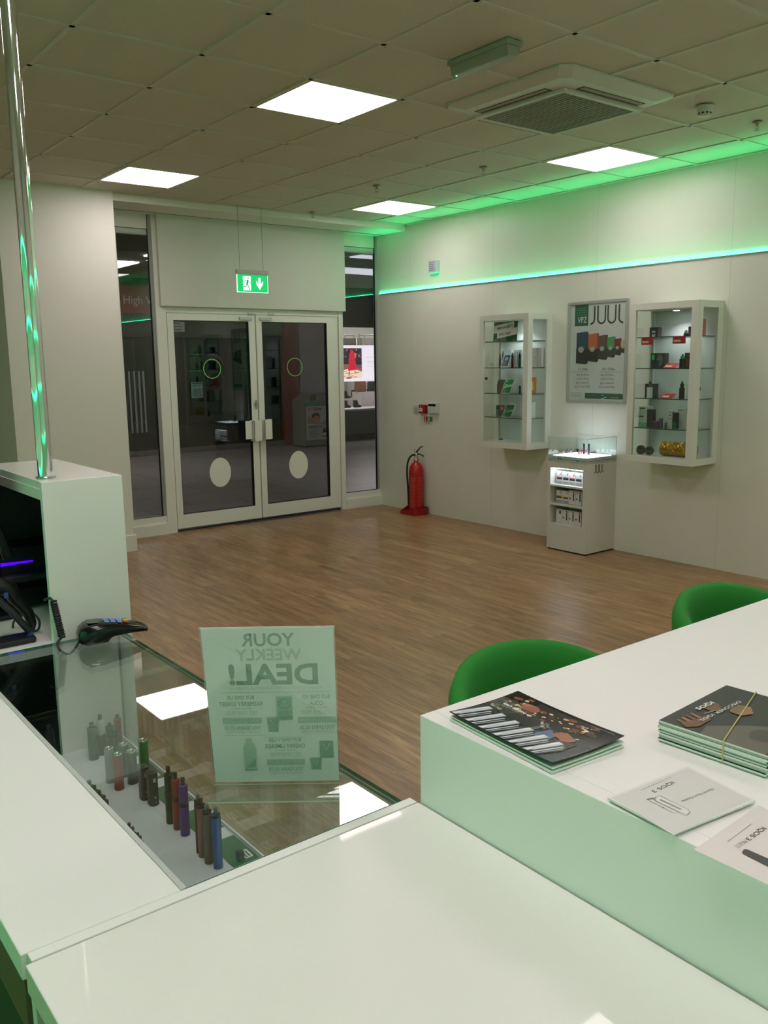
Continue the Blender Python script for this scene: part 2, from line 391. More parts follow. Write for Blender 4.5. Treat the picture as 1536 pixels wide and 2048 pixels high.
RINGM = M((120, 200, 90), .4, emit=.12)  # slight emission makes the plain ring stickers look lit
def door(n, x0, x1, gx0, gx1, disc, ring, hx, side):
    m = MB(); y0, y1 = 3.318, 3.366; z0, z1, gz0, gz1 = .03, 2.10, .165, 2.032
    m.box((x0, y0, z0), (gx0, y1, z1), FRAMEW); m.box((gx1, y0, z0), (x1, y1, z1), FRAMEW)
    m.box((gx0, y0, z0), (gx1, y1, gz0), FRAMEW); m.box((gx0, y0, gz1), (gx1, y1, z1), FRAMEW)
    g = .006
    for a, b in (((gx0, y0 + .004, gz0), (gx0 + g, y1, gz1)), ((gx1 - g, y0 + .004, gz0), (gx1, y1, gz1)), ((gx0, y0 + .004, gz0), (gx1, y1, gz0 + g)), ((gx0, y0 + .004, gz1 - g), (gx1, y1, gz1))): m.box(a, b, BLACK)
    d = m.build('door_%d' % n, kind='structure', bevel=.0015)
    MB().glassbox((gx0 + .004, 3.338, gz0), (gx1 - .004, 3.344, gz1), GLASS, GEDGE, 1).build('pane', d)
    p = Print((0, 3.336, 0), (1, 0, 0), (0, 0, 1)); p.disc(disc[0], disc[1], .118, .148, M((222, 222, 212), .6), 48); p.build('white_disc_sticker', d)
    p = Print((0, 3.336, 0), (1, 0, 0), (0, 0, 1)); p.ring(ring[0], ring[1], .095, .006, RINGM, 48); p.build('green_ring_sticker', d)
    h = MB()
    if side < 0:
        h.box((1.690, 3.262, .862), (1.772, 3.27, 1.045), FRAMEW); h.box((1.764, 3.262, .862), (1.772, y0, 1.045), FRAMEW)
        h.box((1.772, 3.232, .84), (1.862, 3.24, 1.05), FRAMEW); h.box((1.772, 3.232, .84), (1.78, y0, 1.05), FRAMEW)
    else:
        h.box((1.90, 3.24, .85), (1.99, 3.25, 1.052), FRAMEW); h.box((1.90, 3.24, .85), (1.908, y0, 1.052), FRAMEW)
        h.box((1.982, 3.24, .85), (1.99, y0, 1.052), FRAMEW)
    h.build('door_handle', d, bevel=.002)
    if side < 0:
        MB().cyl((1.845, 3.30, 1.205), .016, .02, STEEL, axis=1).box((1.838, 3.296, 1.16), (1.852, 3.304, 1.25), STEEL).build('lock', d)
        p = Print((0, 3.336, 0), (1, 0, 0), (0, 0, 1)); p.rect(.992, 1.925, 1.115, 2.018, M((120, 122, 120), .5)).lines(1.0, 2.0, 1.09, 3, .03, .006, DGREY); p.build('corner_plate', d)
    cl = MB(); cx = x1 - .18 if side < 0 else x0 + .04
    cl.box((cx, 3.300, 2.045), (cx + .14, 3.32, 2.075), M((190, 190, 182), .4)); cl.box((cx + .1, 3.30, 2.10), (cx + .17, 3.318, 2.125), M((190, 190, 182), .4)); cl.build('door_closer', d, bevel=.003)
    return d
door(1, .93, 1.872, .995, 1.80, (1.424, .545), (1.385, 1.572), 1.7, -1)
door(2, 1.885, 2.885, 1.95, 2.745, (2.352, .545), (2.34, 1.575), 1.9, 1)
mb = MB(); mb.box((1.55, 3.26, 0.0), (2.83, 3.34, .004), M((150, 145, 135), .3, .8)); mb.box((.93, 3.34, 0), (2.89, 3.40, .012), DGREY); mb.build('trim_5', kind='structure')

# ================================================================= LIGHTS OF THE ROOM
PEMI = M((255, 248, 236), .4, emit=PANEL, ecol=(1.0, .862, .885))
LBL = {(0, 0): 'large square ceiling light panel, nearest and topmost in the photo', (0, -4): 'square ceiling light panel over the left glass strip beside the double doors',
       (4, 0): 'square ceiling light panel beside the air conditioning cassette and the green glow', (4, -4): 'smallest square ceiling light panel near the far right corner'}
for (i, j) in PANELS:
    x0, y1 = i * .6, -j * .6; c = (x0 + .3, y1 - .3, ZC)
    vis = (i, j) in LBL
    lb = LBL.get((i, j), 'square ceiling light panel set unseen in the grid out of the photo')
    t = thing('ceiling_light_panel', lb, 'ceiling light', c, 0, 'square light panels in the ceiling grid')
    m = MB(); e = .018
    for a, b in (((x0 + .012, y1 - .588, ZC - .001), (x0 + .588, y1 - .588 + e * .5, ZC + .014)), ((x0 + .012, y1 - .012 - e * .5, ZC - .001), (x0 + .588, y1 - .012, ZC + .014)),
                 ((x0 + .012, y1 - .588, ZC - .001), (x0 + .012 + e * .5, y1 - .012, ZC + .014)), ((x0 + .588 - e * .5, y1 - .588, ZC - .001), (x0 + .588, y1 - .012, ZC + .014))): m.box(a, b, TB)
    m.build('frame', t)
    MB().box((x0 + .018, y1 - .582, ZC + .003), (x0 + .582, y1 - .018, ZC + .03), PEMI).build('diffuser', t)

def strip_light(name, label, a, b, out, strength, up=True, line=14.0):
    """LED profile along a wall from a to b; out = direction away from the wall"""
    a = Vector(a); b = Vector(b); out = Vector(out); d = (b - a).normalized()
    t = thing(name, label, 'light strip', (a + b) / 2)
    m = MB(); z = Vector((0, 0, 1))
    def bx(o0, o1, z0, z1, mat): 
        p = [a + out * o0 + z * z0, b + out * o1 + z * z1]
        m.box(p[0], p[1], mat)
    m = MB(); bx(0, .012, -.006, 0, M((150, 190, 165), .4)); m.build('profile', t)
    m = MB(); bx(0.001, .011, 0, .007, M((90, 255, 170), .4, emit=line, ecol=(0.02, 1.0, .42))); m.build('diffuser', t)
    if up:
        ld = bpy.data.lights.new('strip_glow', 'AREA'); ld.shape = 'RECTANGLE'; ld.size = (b - a).length; ld.size_y = .012
        ld.energy = strength; ld.color = GCOL; ld.spread = math.radians(62)
        lo = bpy.data.objects.new('strip_glow', ld); COL.objects.link(lo); lo.parent = t
        # faces up, slightly away from the wall
        zl = -(Vector((0, 0, 1)) + out * .27).normalized(); xl = d; yl = zl.cross(xl)
        R = Matrix((xl, yl, zl)).transposed().to_4x4()
        lo.matrix_basis = Matrix.Translation(out * .014 + Vector((0, 0, .012))) @ R
    return t
strip_light('led_strip', 'thin glowing green light strip running along the right wall above the cabinets', (XR, YB, 2.355), (XR, 3.275, 2.355), (-1, 0, 0), 10 * GREEN, line=20)
# green lit display shelving on the left and rear walls, behind the photographer
SHGS = [M((90, 255, 170), .4, emit=GREEN * e_, ecol=(0.02, 1.0, .42)) for e_ in (8.0, 6.3)]
for k, (a, b, ax) in enumerate((((XL, -4.6), (XL, .6), 0), ((XL + .4, YB), (.8, YB), 1))):
    t = thing('lit_wall_shelving', ('white wall shelving with green shelf lights on the left wall out of the photo', 'white wall shelving with green shelf lights on the rear wall out of the photo')[k], 'shelving', (a[0], a[1], 0.3))
    for q in range(4):
        z = 1.12 + q * .36
        if ax == 0: p0, p1 = (a[0], a[1], z), (a[0] + .26, b[1], z + .02); e0, e1 = (a[0] + .235, a[1], z - .014), (a[0] + .255, b[1], z - .001)
        else: p0, p1 = (a[0], a[1], z), (b[0], a[1] + .26, z + .02); e0, e1 = (a[0], a[1] + .235, z - .014), (b[0], a[1] + .255, z - .001)
        box1('shelf', p0, p1, WHITE, t); box1('shelf_light', e0, e1, SHGS[k], t)

# ================================================================= COUNTERS
def board(mb, a, b, m=None): mb.box(a, b, m or GLOSSW); return mb
GX0, GX1, GY0, GY1 = -2.18, -1.80, -3.505, -2.31         # glass part of the display counter
t = thing('display_counter', 'white shop counter with a glass topped display case of vaporisers', 'counter', (-2.09, -2.91, 0))
mb = MB(); mb.box((-2.393, GY0, H1 - .035), (GX0 - .004, GY1 + .0, H1), MATW); mb.build('worktop', t, bevel=.0015)
mb = MB(); mb.box((-2.385, GY0 - .018, .06), (GX1 + .018, GY0, H1 - .001), MATW); mb.build('end_panel', t, bevel=.001)
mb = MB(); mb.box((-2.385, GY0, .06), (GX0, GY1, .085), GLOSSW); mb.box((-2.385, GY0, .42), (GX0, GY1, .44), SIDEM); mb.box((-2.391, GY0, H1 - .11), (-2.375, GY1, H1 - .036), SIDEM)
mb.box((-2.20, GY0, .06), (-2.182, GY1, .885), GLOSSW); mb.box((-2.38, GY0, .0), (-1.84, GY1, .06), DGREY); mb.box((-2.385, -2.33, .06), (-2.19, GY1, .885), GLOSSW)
mb.build('carcass', t)
mb = MB(); mb.box((-2.182, GY0, .595), (-1.812, GY1, .615), M((222, 220, 226), .5, noise=.015, scale=8)); mb.build('display_shelf', t)
mb = MB(); mb.box((-2.182, GY0, .06), (-1.815, GY1, .08), WHITE); mb.box((-1.86, GY0, 0), (-1.815, GY1, .30), WHITE); mb.build('plinth', t)
MB().glassbox((GX0 + .002, GY0, H1 - .008), (GX1, GY1, H1), glass_mat((243, 249, 246), 1.52, 1.1), GEDGE, 2).build('glass_top', t)
MB().glassbox((-1.8095, GY0, .30), (-1.8025, GY1, H1 - .0085), CABGLASS, GEDGE, 0).build('glass_front', t)
mb = MB(); mb.box((GX0 - .004, GY0, H1 - .03), (GX0 + .004, GY1, H1 + .0008), M((190, 192, 188), .35)); mb.box((GX0 + .006, GY0, .615), (GX0 + .012, -3.2, .621), BLACK)
mb.build('rail', t)
mb = MB(); mb.box((-1.8165, GY0, .6152), (-1.8125, GY1, .622), M((240, 240, 240), .4)); mb.build('price_rail', t)

t = thing('service_counter', 'low glossy white counter across the foreground joining the display counter to the desk', 'counter', (-2.09, -3.9, 0))
mb = MB(); mb.box((-2.393, -4.75, H1 - .038), (-1.781, -3.5255, H1 - .001), M((233, 232, 228), 0.35, noise=0.008, scale=3, coat=.45)); mb.build('worktop', t, bevel=.0015)
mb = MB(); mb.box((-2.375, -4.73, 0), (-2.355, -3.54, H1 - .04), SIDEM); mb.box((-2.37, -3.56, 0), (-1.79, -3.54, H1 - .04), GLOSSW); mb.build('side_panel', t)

t = thing('high_desk', 'tall white desk with a green lit side panel carrying the brochures', 'desk', (-.6, -4.2, 0))
mb = MB(); mb.box((-1.7499, -4.85, H2 - .03), (1.25, -3.527, H2), MATW); mb.build('desktop', t, bevel=.001)
mb = MB(); mb.box((-1.778, -4.85, 0), (-1.75, -3.527, H2), MATW); mb.build('side_panel', t, bevel=.001)
mb = MB(); mb.box((1.22, -4.85, 0), (1.248, -3.56, H2 - .0302), GLOSSW); mb.build('side_panel', t)
mb = MB(); mb.box((-1.75, -4.2, .12), (1.22, -4.18, H2 - .0302), GLOSSW); mb.build('modesty_panel', t)

# raised till housing beyond the glass counter
t = thing('till_housing', 'white till housing with a high customer shelf and a mint lit end panel', 'till desk', (-1.95, -1.95, 0))
mb = MB(); mb.box((-1.975, GY1 + .0005, 0), (-1.768, -2.290, 1.335), GLOSSW); mb.build('end_panel', t, bevel=.001)
mb = MB(); mb.box((-1.972, -2.29, 1.315), (-1.768, -1.77, 1.335), GLOSSW); mb.build('top_shelf', t, bevel=.001)
mb = MB(); mb.box((-1.974, -2.29, 1.288), (-1.956, -1.77, 1.315), GLOSSW); mb.build('fascia', t)
mb = MB(); mb.box((-1.80, -2.29, 0), (-1.775, -1.77, 1.315), M((84, 87, 84), .4)); mb.build('front_panel', t)
mb = MB(); mb.box((-2.75, -1.77, 0), (-1.775, -1.745, 1.312), M((70, 72, 70), .4)); mb.build('back_panel', t)
mb = MB(); mb.box((-2.60, GY1 + .0005, H1 - .03), (-1.9755, -2.2895, H1), GLOSSW); mb.box((-2.60, -2.2895, H1 - .03), (-1.80, -1.77, H1), GLOSSW); mb.build('worktop', t, bevel=.001)
mb = MB(); mb.box((-2.58, -2.28, 0), (-2.56, -1.78, H1 - .03), GLOSSW); mb.build('carcass', t)

t = thing('steel_pole', 'polished chrome pole rising from the end of the till housing to the ceiling', 'pole', (-1.94, -2.232, 1.335))
MB().cyl((-1.94, -2.232, 1.335), .0185, ZC - 1.335, CHROME, n=40).build('tube', t)
MB().lathe([(.0, .0), (.024, .0), (.024, .004), (.0185, .006)], (-1.94, -2.232, 1.335), STEEL, 32).build('base_collar', t)

# till equipment ---------------------------------------------------
t = thing('till_monitor', 'black till touchscreen tilted at the left edge of the photo', 'monitor', (-2.12, -2.02, H1))
tf = Matrix.Translation((-2.045, -1.93, 1.235)) @ Matrix.Rotation(math.radians(-16), 4, 'Y')
mb = MB(); mb.box((-.018, -.17, -.13), (.012, .17, .13), BLACKG, tf); mb.build('screen_housing', t, bevel=.006)
mb = MB(); mb.box((-.0195, -.15, -.11), (-.0185, .15, .11), M((34, 38, 40), .08), tf); mb.build('screen', t)
mb = MB(); mb.box((-2.06, -1.98, H1 + .012), (-2.03, -1.88, 1.14), BLACK); mb.box((-2.12, -2.02, H1), (-1.97, -1.84, H1 + .014), BLACK); mb.build('stand', t, bevel=.004)

t = thing('receipt_printer', 'black till printer with a glowing violet bar under the high shelf', 'printer', (-1.93, -2.0, H1))
mb = MB(); mb.box((-1.985, -1.90, H1), (-1.81, -1.775, 1.10), BLACK); mb.build('body', t, bevel=.006)
VIO = M((60, 20, 255), .4, emit=1.3, ecol=(.07, .0, 1.0))
c0 = at(2, 1131, 1, -1.905); c1 = at(66, 1122, 1, -1.905)
mb = MB(); mb.prism([(c0.x, c0.z - .004), (c1.x, c1.z - .002), (c1.x, c1.z + .002), (c0.x, c0.z + .005)], 1, -1.905, -1.899, VIO); mb.build('light_bar', t)
mb = MB(); mb.box((-1.99, -1.93, 1.0), (-1.81, -1.90, 1.02), DGREY); mb.box((-1.99, -1.94, H1 + .01), (-1.812, -1.90, .985), BLACKG); mb.build('paper_cover', t, bevel=.004)

t = thing('barcode_scanner', 'black handheld barcode scanner with blue accents resting in its stand', 'scanner', (-2.03, -2.2, H1))
P = lambda x, y, yy=-2.2: at(x, y, 1, yy)
mb = MB()
mb.tube([P(-40, 1185), P(0, 1172), P(20, 1180), P(33, 1205)], .02, BLACK, 14, [.02, .024, .022, .014])
mb.build('head', t)
mb = MB(); mb.tube([P(18, 1185), P(38, 1205), P(56, 1225), P(64, 1248), P(60, 1262)], .015, BLACK, 14, [.016, .016, .014, .012, .010]); mb.build('grip', t)
mb = MB(); mb.tube([P(-14, 1190, -2.23), P(22, 1222, -2.235), P(60, 1264, -2.24)], .009, DGREY, 10); mb.build('stand_arm', t)
mb = MB(); a = at(63, 1273, 2, H1 + .012); mb.box((a.x - .16, a.y - .02, H1), (a.x + .008, a.y + .045, H1 + .016), BLACK); mb.build('stand_foot', t, bevel=.006)
a = P(63, 1273, -2.262); mb = MB(); mb.cyl((a.x, a.y, a.z), .008, .01, M((40, 60, 150), .4), axis=1, n=20); mb.build('blue_accent', t); mb = MB(); a = P(14, 1190, -2.225); mb.box((a.x - .008, a.y - .004, a.z - .007), (a.x + .002, a.y, a.z + .007), M((40, 80, 150), .4)); mb.build('blue_accent', t)
mb = MB(); mb.tube(smooth([P(60, 1262), P(76, 1260), P(78, 1240), P(60, 1225, -2.15), P(30, 1240, -2.12), P(25, 1262, -2.1)]), .003, BLACK, 8); mb.build('cable', t)

t = thing('payment_terminal', 'black card payment terminal with coiled cord standing on the glass counter', 'card reader', (-1.86, -2.37, H1))
a = at(165, 1280, 1, -2.37); b = at(298, 1277, 1, -2.40)
ax = (b - a); ax.z = 0; L_ = ax.length; ux = ax.normalized(); uy = Vector((-ux.y, ux.x, 0)); uz = Vector((0, 0, 1))
def TT(p): return a + ux * p[0] + uy * p[1] + uz * p[2]
a.z = H1
def loft(secs, m, n=12):
    vs = []
    for (x, zb, zt, hw) in secs:
        zc = (zb + zt) / 2; hh = (zt - zb) / 2
        for i in range(n):
            an = 2 * PI * i / n; cs, sn = math.cos(an), math.sin(an)
            vs.append(TT((x, hw * math.copysign(abs(cs) ** .5, cs), zc + hh * math.copysign(abs(sn) ** .5, sn))))
    fs = [(k * n + i, k * n + (i + 1) % n, (k + 1) * n + (i + 1) % n, (k + 1) * n + i) for k in range(len(secs) - 1) for i in range(n)]
    return MB().add(vs, fs, m, True).add(vs, [tuple(range(n)), tuple(range((len(secs) - 1) * n, len(secs) * n))], m)
loft([(-.012, .012, .030, .022), (-.006, .006, .044, .034), (.008, .0, .054, .039), (.04, .003, .057, .040), (.075, .016, .051, .038), (.11, .018, .043, .036), (.14, .018, .036, .034), (.158, .016, .028, .028), (.162, .018, .024, .018)], BLACKG).build('body', t)
loft([(.018, -.0, .012, .02), (.035, .0, .02, .024), (.06, .0, .02, .02), (.07, .008, .02, .014)], BLACK).build('foot', t)
mb = MB()
def onface(x, y, k=0): return TT((x, y, .0580 - .14 * max(0, x - .03) + k * .0006 - abs(y) * .02))
mb.add([onface(.012, -.02, 1), onface(.042, -.02, 1), onface(.042, .02, 1), onface(.012, .02, 1)], [(0, 1, 2, 3)], M((60, 70, 68), .1)); mb.build('screen', t, fixn=False)
KB = M((120, 150, 220), .4)
for r in range(4):
    mb = MB()
    for c in range(3):
        x = .055 + r * .016; y = -.018 + c * .014; km = KB
        if r == 3: km = (M((200, 40, 30), .4), M((220, 190, 40), .4), M((40, 160, 80), .4))[c]
        q = [onface(x, y, 3), onface(x + .011, y, 3), onface(x + .011, y + .010, 3), onface(x, y + .010, 3)]
        q2 = [onface(x, y, 0), onface(x + .011, y, 0), onface(x + .011, y + .010, 0), onface(x, y + .010, 0)]
        mb.add(q + q2, [(0, 1, 2, 3), (0, 4, 5, 1), (1, 5, 6, 2), (2, 6, 7, 3), (3, 7, 4, 0)], km)
    mb.build('key_row', t, fixn=False)
mb = MB(); pts = []
c0 = at(108, 1205, 1, -2.30); c1 = at(124, 1276, 1, -2.335); c0.y = -2.325; c0 = at(107, 1203, 1, -2.325); c1 = at(124, 1274, 1, -2.35)
mb.tube([at(88, 1200, 1, -2.30), at(100, 1196, 1, -2.318), c0], .0035, BLACK, 8)
NT = 15
for k in range(NT * 12 + 1):
    f = k / (NT * 12); an = 2 * PI * k / 12; r = .0068
    c = c0.lerp(c1, f); pts.append(c + Vector((r * math.cos(an), r * math.sin(an), 0)))
mb.tube(pts, .0028, BLACK, 6)
mb.tube(smooth([c1, at(115, 1286, 1, -2.36), at(122, 1302, 1, -2.38), at(142, 1306, 1, -2.385), TT((0.0, -.0, .02))]), .0030, BLACK, 8)
mb.build('coiled_cord', t)

# chairs -----------------------------------------------------------
FELT = M((34, 134, 44), 0.85, noise=.06, scale=220, bump=.15); CLEG = M((190, 190, 188), .25, .9)
def chair(x, y, lb):
    t = thing('tub_chair', lb, 'chair', (x, y, 0), 0, 'green tub chairs behind the tall desk')
    n = 40; vs = []; SEC = []
    # shell section: (radius factor, height), wrapped round the back from arm to arm
    def top(th):            # rim height over the angle from the middle of the back
        a_ = abs(th) / math.radians(118)
        return .885 - .22 * (a_ ** 2.2)
    for i in range(n + 1):
        th = math.radians(-118 + 236 * i / n); tz = top(th); row = []
        def P_(r, z): return Vector((x + r * 1.06 * math.sin(th), y + r * math.cos(th) * .98, z))
        prof_o = [(.19, .40), (.255, .47), (.285, .58), (.30, tz - .10), (.302, tz - .04), (.292, tz - .008)]
        prof_i = [(.275, tz), (.258, tz - .012), (.247, tz - .05), (.24, tz - .11), (.23, .60), (.21, .49), (.18, .45)]
        row = [P_(r, z) for r, z in prof_o + prof_i]; SEC.append(row); vs += row
    K = len(SEC[0])
    fs = [(i * K + k, i * K + k + 1, (i + 1) * K + k + 1, (i + 1) * K + k) for i in range(n) for k in range(K - 1)]
    mb = MB().add(vs, fs, FELT, True); mb.add(SEC[0], [tuple(range(K))], FELT); mb.add(SEC[-1], [tuple(range(K))], FELT); mb.build('backrest', t)
    mb = MB(); mb.lathe([(0, .38), (.2, .385), (.235, .41), (.24, .45), (.215, .478), (.12, .49), (0, .492)], (x, y, 0), FELT, 36); mb.build('seat', t)
    for k in range(4):
        a_ = PI / 4 + k * PI / 2; c, s = math.cos(a_), math.sin(a_)
        MB().tube([(x + .10 * c, y + .10 * s, .395), (x + .20 * c, y + .20 * s, .20), (x + .26 * c, y + .26 * s, .008)], .012, CLEG, 10, [.014, .012, .010]).build('leg', t)
chair(-1.04, -3.24, 'green felt tub chair behind the desk, closer to the glass counter')
chair(-.11, -3.24, 'green felt tub chair partly cut off by the right edge of the photo')

# ================================================================= SIGN AND BROCHURES
BL = Vector((-2.012, -3.269, .9235)); BR = Vector((-1.845, -3.398, .9235)); TL = Vector((-2.050, -3.318, 1.217)); TR = Vector((-1.883, -3.447, 1.217))
t = thing('acrylic_sign_holder', 'clear slanted acrylic holder with a paper offer sheet seen from behind', 'sign holder', (-1.95, -3.36, H1))
U = (BR - BL).normalized(); V = (TL - BL).normalized(); Nn = U.cross(V)    # Nn points to the shop staff side
if Nn.dot(CAM - BL) < 0: Nn = -Nn
W_, H_ = (BR - BL).length, (TL - BL).length
def slab(u0, v0, u1, v1, n0, n1, fm, em, name, par, org=BL):
    m = MB(); vs = [org + U * u + V * v + Nn * n for n in (n0, n1) for u, v in ((u0, v0), (u1, v0), (u1, v1), (u0, v1))]
    m.add(vs, [(0, 1, 2, 3), (7, 6, 5, 4)], fm); m.add(vs, [(0, 4, 5, 1), (1, 5, 6, 2), (2, 6, 7, 3), (3, 7, 4, 0)], em); return m.build(name, par)
slab(0, 0, W_, H_, .0008, .0026, ACRYL, ACEDGE, 'back_pane', t)
slab(0, .016, W_, H_ - .004, -.0030, -.0016, ACRYL, ACEDGE, 'front_pane', t)
mb = MB(); b0 = BL + Vector((0, 0, -.0028)); b1 = BR + Vector((0, 0, -.0028)); back = (Vector((Nn.x, Nn.y, 0))).normalized() * .06
vs = [b0, b1, b1 + back, b0 + back]; vs += [v + Vector((0, 0, .0025)) for v in vs]
mb.add(vs, [(0, 1, 2, 3), (7, 6, 5, 4)], ACRYL); mb.add(vs, [(0, 4, 5, 1), (1, 5, 6, 2), (2, 6, 7, 3), (3, 7, 4, 0)], ACEDGE); mb.build('base', t)
slab(.002, .004, W_ - .002, H_ - .003, -.0012, -.0002, paper_mat((248, 249, 248), .5), paper_mat((248, 249, 248), .5), 'paper_sheet', t)
# show-through of the print, mirrored because it is read from the other side
G1 = paper_mat((222, 232, 224), .45); G2 = paper_mat((190, 208, 196), .45); G3 = G2; G4 = paper_mat((240, 245, 240), .45)
for side in (0, 1):
    if side == 0:
        pr_ = Print(BL + U * W_ + Nn * .0001, -U, V, Nn); g = dict(a=G1, b=G2, c=G3, d=G4)       # seen through the paper
    else:
        pr_ = Print(BL + U * W_ - Nn * .0013, -U, V, -Nn); g = dict(a=M((90, 170, 70), .6), b=M((60, 62, 60), .6), c=INK, d=M((150, 200, 130), .6))   # printed face
    pr_.step = .00002; w2 = W_ / 2
    pr_.text('YOUR', .1055, H_ - .0345, .032, g['b'], 'c', .02, .084).text('WEEKLY', .106, H_ - .0605, .029, g['a'], 'c', .02, .104)
    pr_.text('DEAL!', .1005, H_ - .1045, .052, g['b'], 'c', .03, .142)
    pr_.text('MONDAY 27TH OF JANUARY - SUNDAY 2ND OF FEBRUARY', .1, H_ - .1148, .007, g['a'], 'c', 0, .150)
    pr_.rect(.010, H_ - .1205, .186, H_ - .1199, g['b'])
    def deal(cx, b, l1, l2, earn, w1, w2_):
        pr_.text(l1, cx, b, .0105, g['b'], 'c', .01, w1).text(l2, cx, b - .0125, .0115, g['b'], 'c', .01, w2_)
        pr_.text('10ML PG - NOW £5', cx, b - .0185, .004, g['b'], 'c', 0, .034).text('GET ONE FREE!', cx, b - .029, .0105, g['a'], 'c', 0, .052)
        pr_.rect(cx - .0315, b - .0465, cx + .0315, b - .035, g['a']).text('YOU SAVE £4.49', cx, b - .0442, .009, g['d'], 'c', 0, .057)
        pr_.text(earn, cx, b - .0588, .011, g['b'], 'c', .01, .058).text('IN LOYALTY POINTS TO SPEND', cx, b - .0645, .0045, g['b'], 'c', 0, .054)
    deal(.034, H_ - .133, 'BUY ONE VO', 'COLA', 'YOU EARN £0.26', .044, .021); deal(.156, H_ - .133, 'BUY ONE UK', 'RASPBERRY SORBET', 'YOU EARN £0.33', .044, .070)
    deal(.089, H_ - .2155, 'BUY ONE V USA', 'CHERRY LIMEADE', 'YOU EARN £0.28', .054, .066)
    pr_.rect(.0, H_ - .1995, .062, H_ - .199, g['b']).rect(.121, H_ - .2025, .186, H_ - .202, g['b']).rect(.056, H_ - .2065, .124, H_ - .206, g['b'])
    # product pictures
    pr_.rect(.073, H_ - .173, .099, H_ - .128, g['a']).ring(.086, H_ - .142, .010, .0015, g['b']).stroke([(.080, H_ - .138), (.086, H_ - .149), (.092, H_ - .138)], .0014, g['b']).text('USA', .086, H_ - .162, .009, g['b'], 'c', .01, .022).rect(.073, H_ - .173, .099, H_ - .165, g['b'])
    pr_.poly([(.098, H_ - .196), (.114, H_ - .196), (.116, H_ - .168), (.096, H_ - .168)], g['b']).stroke([(.102, H_ - .172), (.106, H_ - .181), (.110, H_ - .172)], .0012, g['d'])
    pr_.lines(.074, H_ - .178, .094, 5, .004, .0006, g['a'])
    pr_.rect(.0095, H_ - .249, .032, H_ - .2145, g['b']).stroke([(.015, H_ - .221), (.0205, H_ - .233), (.026, H_ - .221)], .0013, g['d'])
    pr_.poly([(.031, H_ - .272), (.047, H_ - .272), (.049, H_ - .248), (.029, H_ - .248)], g['b']).stroke([(.035, H_ - .253), (.039, H_ - .262), (.043, H_ - .253)], .001, g['d'])
    pr_.lines(.009, H_ - .255, .028, 5, .004, .0006, g['a'])
    bx = .1475
    pr_.poly([(bx - .0105, H_ - .270), (bx + .0105, H_ - .270), (bx + .0105, H_ - .232), (bx + .0095, H_ - .222), (bx + .005, H_ - .216), (bx + .005, H_ - .208), (bx - .005, H_ - .208), (bx - .005, H_ - .216), (bx - .0095, H_ - .222), (bx - .0105, H_ - .232)], g['a'])
    pr_.poly([(bx - .0085, H_ - .266), (bx + .0085, H_ - .266), (bx - .0085, H_ - .248)], g['b']).rect(bx - .0105, H_ - .272, bx + .0105, H_ - .269, g['b'])
    pr_.build('print', t)

# ---- brochures on the desk
def flat(px, py, z=H2): return at(px, py, 2, z)
t = thing('magazine', 'curled booklet with a dark restaurant photo and cutlery on its cover', 'booklet', (-1.67, -3.67, H2))
c = [flat(903, 1432, H2), flat(1096, 1524, H2), flat(1237, 1472, H2), flat(1037, 1386, H2)]
O = flat(899, 1427, H2 + .012); O.z = H2; MU = flat(1104, 1536, H2 + .010) - O; MU.z = 0; MW = MU.length; MU.normalize()   # along the long side
MVv = flat(1036, 1387, H2 + .012) - O; MVv.z = 0; MH = MVv.length; MVv.normalize()
def curl(zb, amp):
    def f(u, v):
        b = O + MU * u + MVv * v
        k = u / MW; e = v / MH
        return b + Vector((0, 0, zb + amp * (.35 * (1 - k) ** 2 + .6 * k ** 2 + .35 * (abs(e - .45) * 1.8) ** 2)))
    return f
def sheet(name, f, th, m, me_, par, u0=0, v0=0, u1=None, v1=None, n=14):
    u1 = MW if u1 is None else u1; v1 = MH if v1 is None else v1
    vs = []
    for k in (0, th):
        vs += [f(u0 + (u1 - u0) * i / n, v0 + (v1 - v0) * j / n) + Vector((0, 0, k)) for j in range(n + 1) for i in range(n + 1)]
    q = (n + 1) ** 2; mb = MB()
    g = lambda i, j, k=0: k * q + j * (n + 1) + i
    mb.add(vs, [(g(i, j, 1), g(i + 1, j, 1), g(i + 1, j + 1, 1), g(i, j + 1, 1)) for i in range(n) for j in range(n)], m)
    fs = [(g(i, j), g(i, j + 1), g(i + 1, j + 1), g(i + 1, j)) for i in range(n) for j in range(n)]
    for i in range(n): fs += [(g(i, 0), g(i + 1, 0), g(i + 1, 0, 1), g(i, 0, 1)), (g(i, n), g(i + 1, n), g(i + 1, n, 1), g(i, n, 1)), (g(0, i), g(0, i + 1), g(0, i + 1, 1), g(0, i, 1)), (g(n, i), g(n, i + 1), g(n, i + 1, 1), g(n, i, 1))]
    mb.add(vs, fs, me_); return mb.build(name, par)
PG = M((214, 226, 216), .6)
fa = curl(.0005, .001); fb = curl(.0045, .004); fc = curl(.008, .011)
sheet('pages', fa, .003, PG, PG, t); sheet('inner_leaf', fb, .002, PG, PG, t, .002, .001)
cov = sheet('cover', fc, .0012, M((24, 23, 22), .22), M((40, 42, 40), .5), t)
pm = Print(O, MU, MVv, (0, 0, 1), pos=lambda u, v: fc(u, v) + Vector((0, 0, .0012)), step=.000012)
rd = random.Random(3)
mw, mh = MW, MH
def pc(col, r=.3): return M(col, r)
pm.rect(.001, .001, mw - .002, .080, pc((44, 46, 52)), 12, 6)
pm.rect(.001, .080, .060, mh - .03, pc((66, 74, 66)), 6, 6).rect(.06, .070, mw - .05, mh - .006, pc((34, 29, 27)), 8, 6)
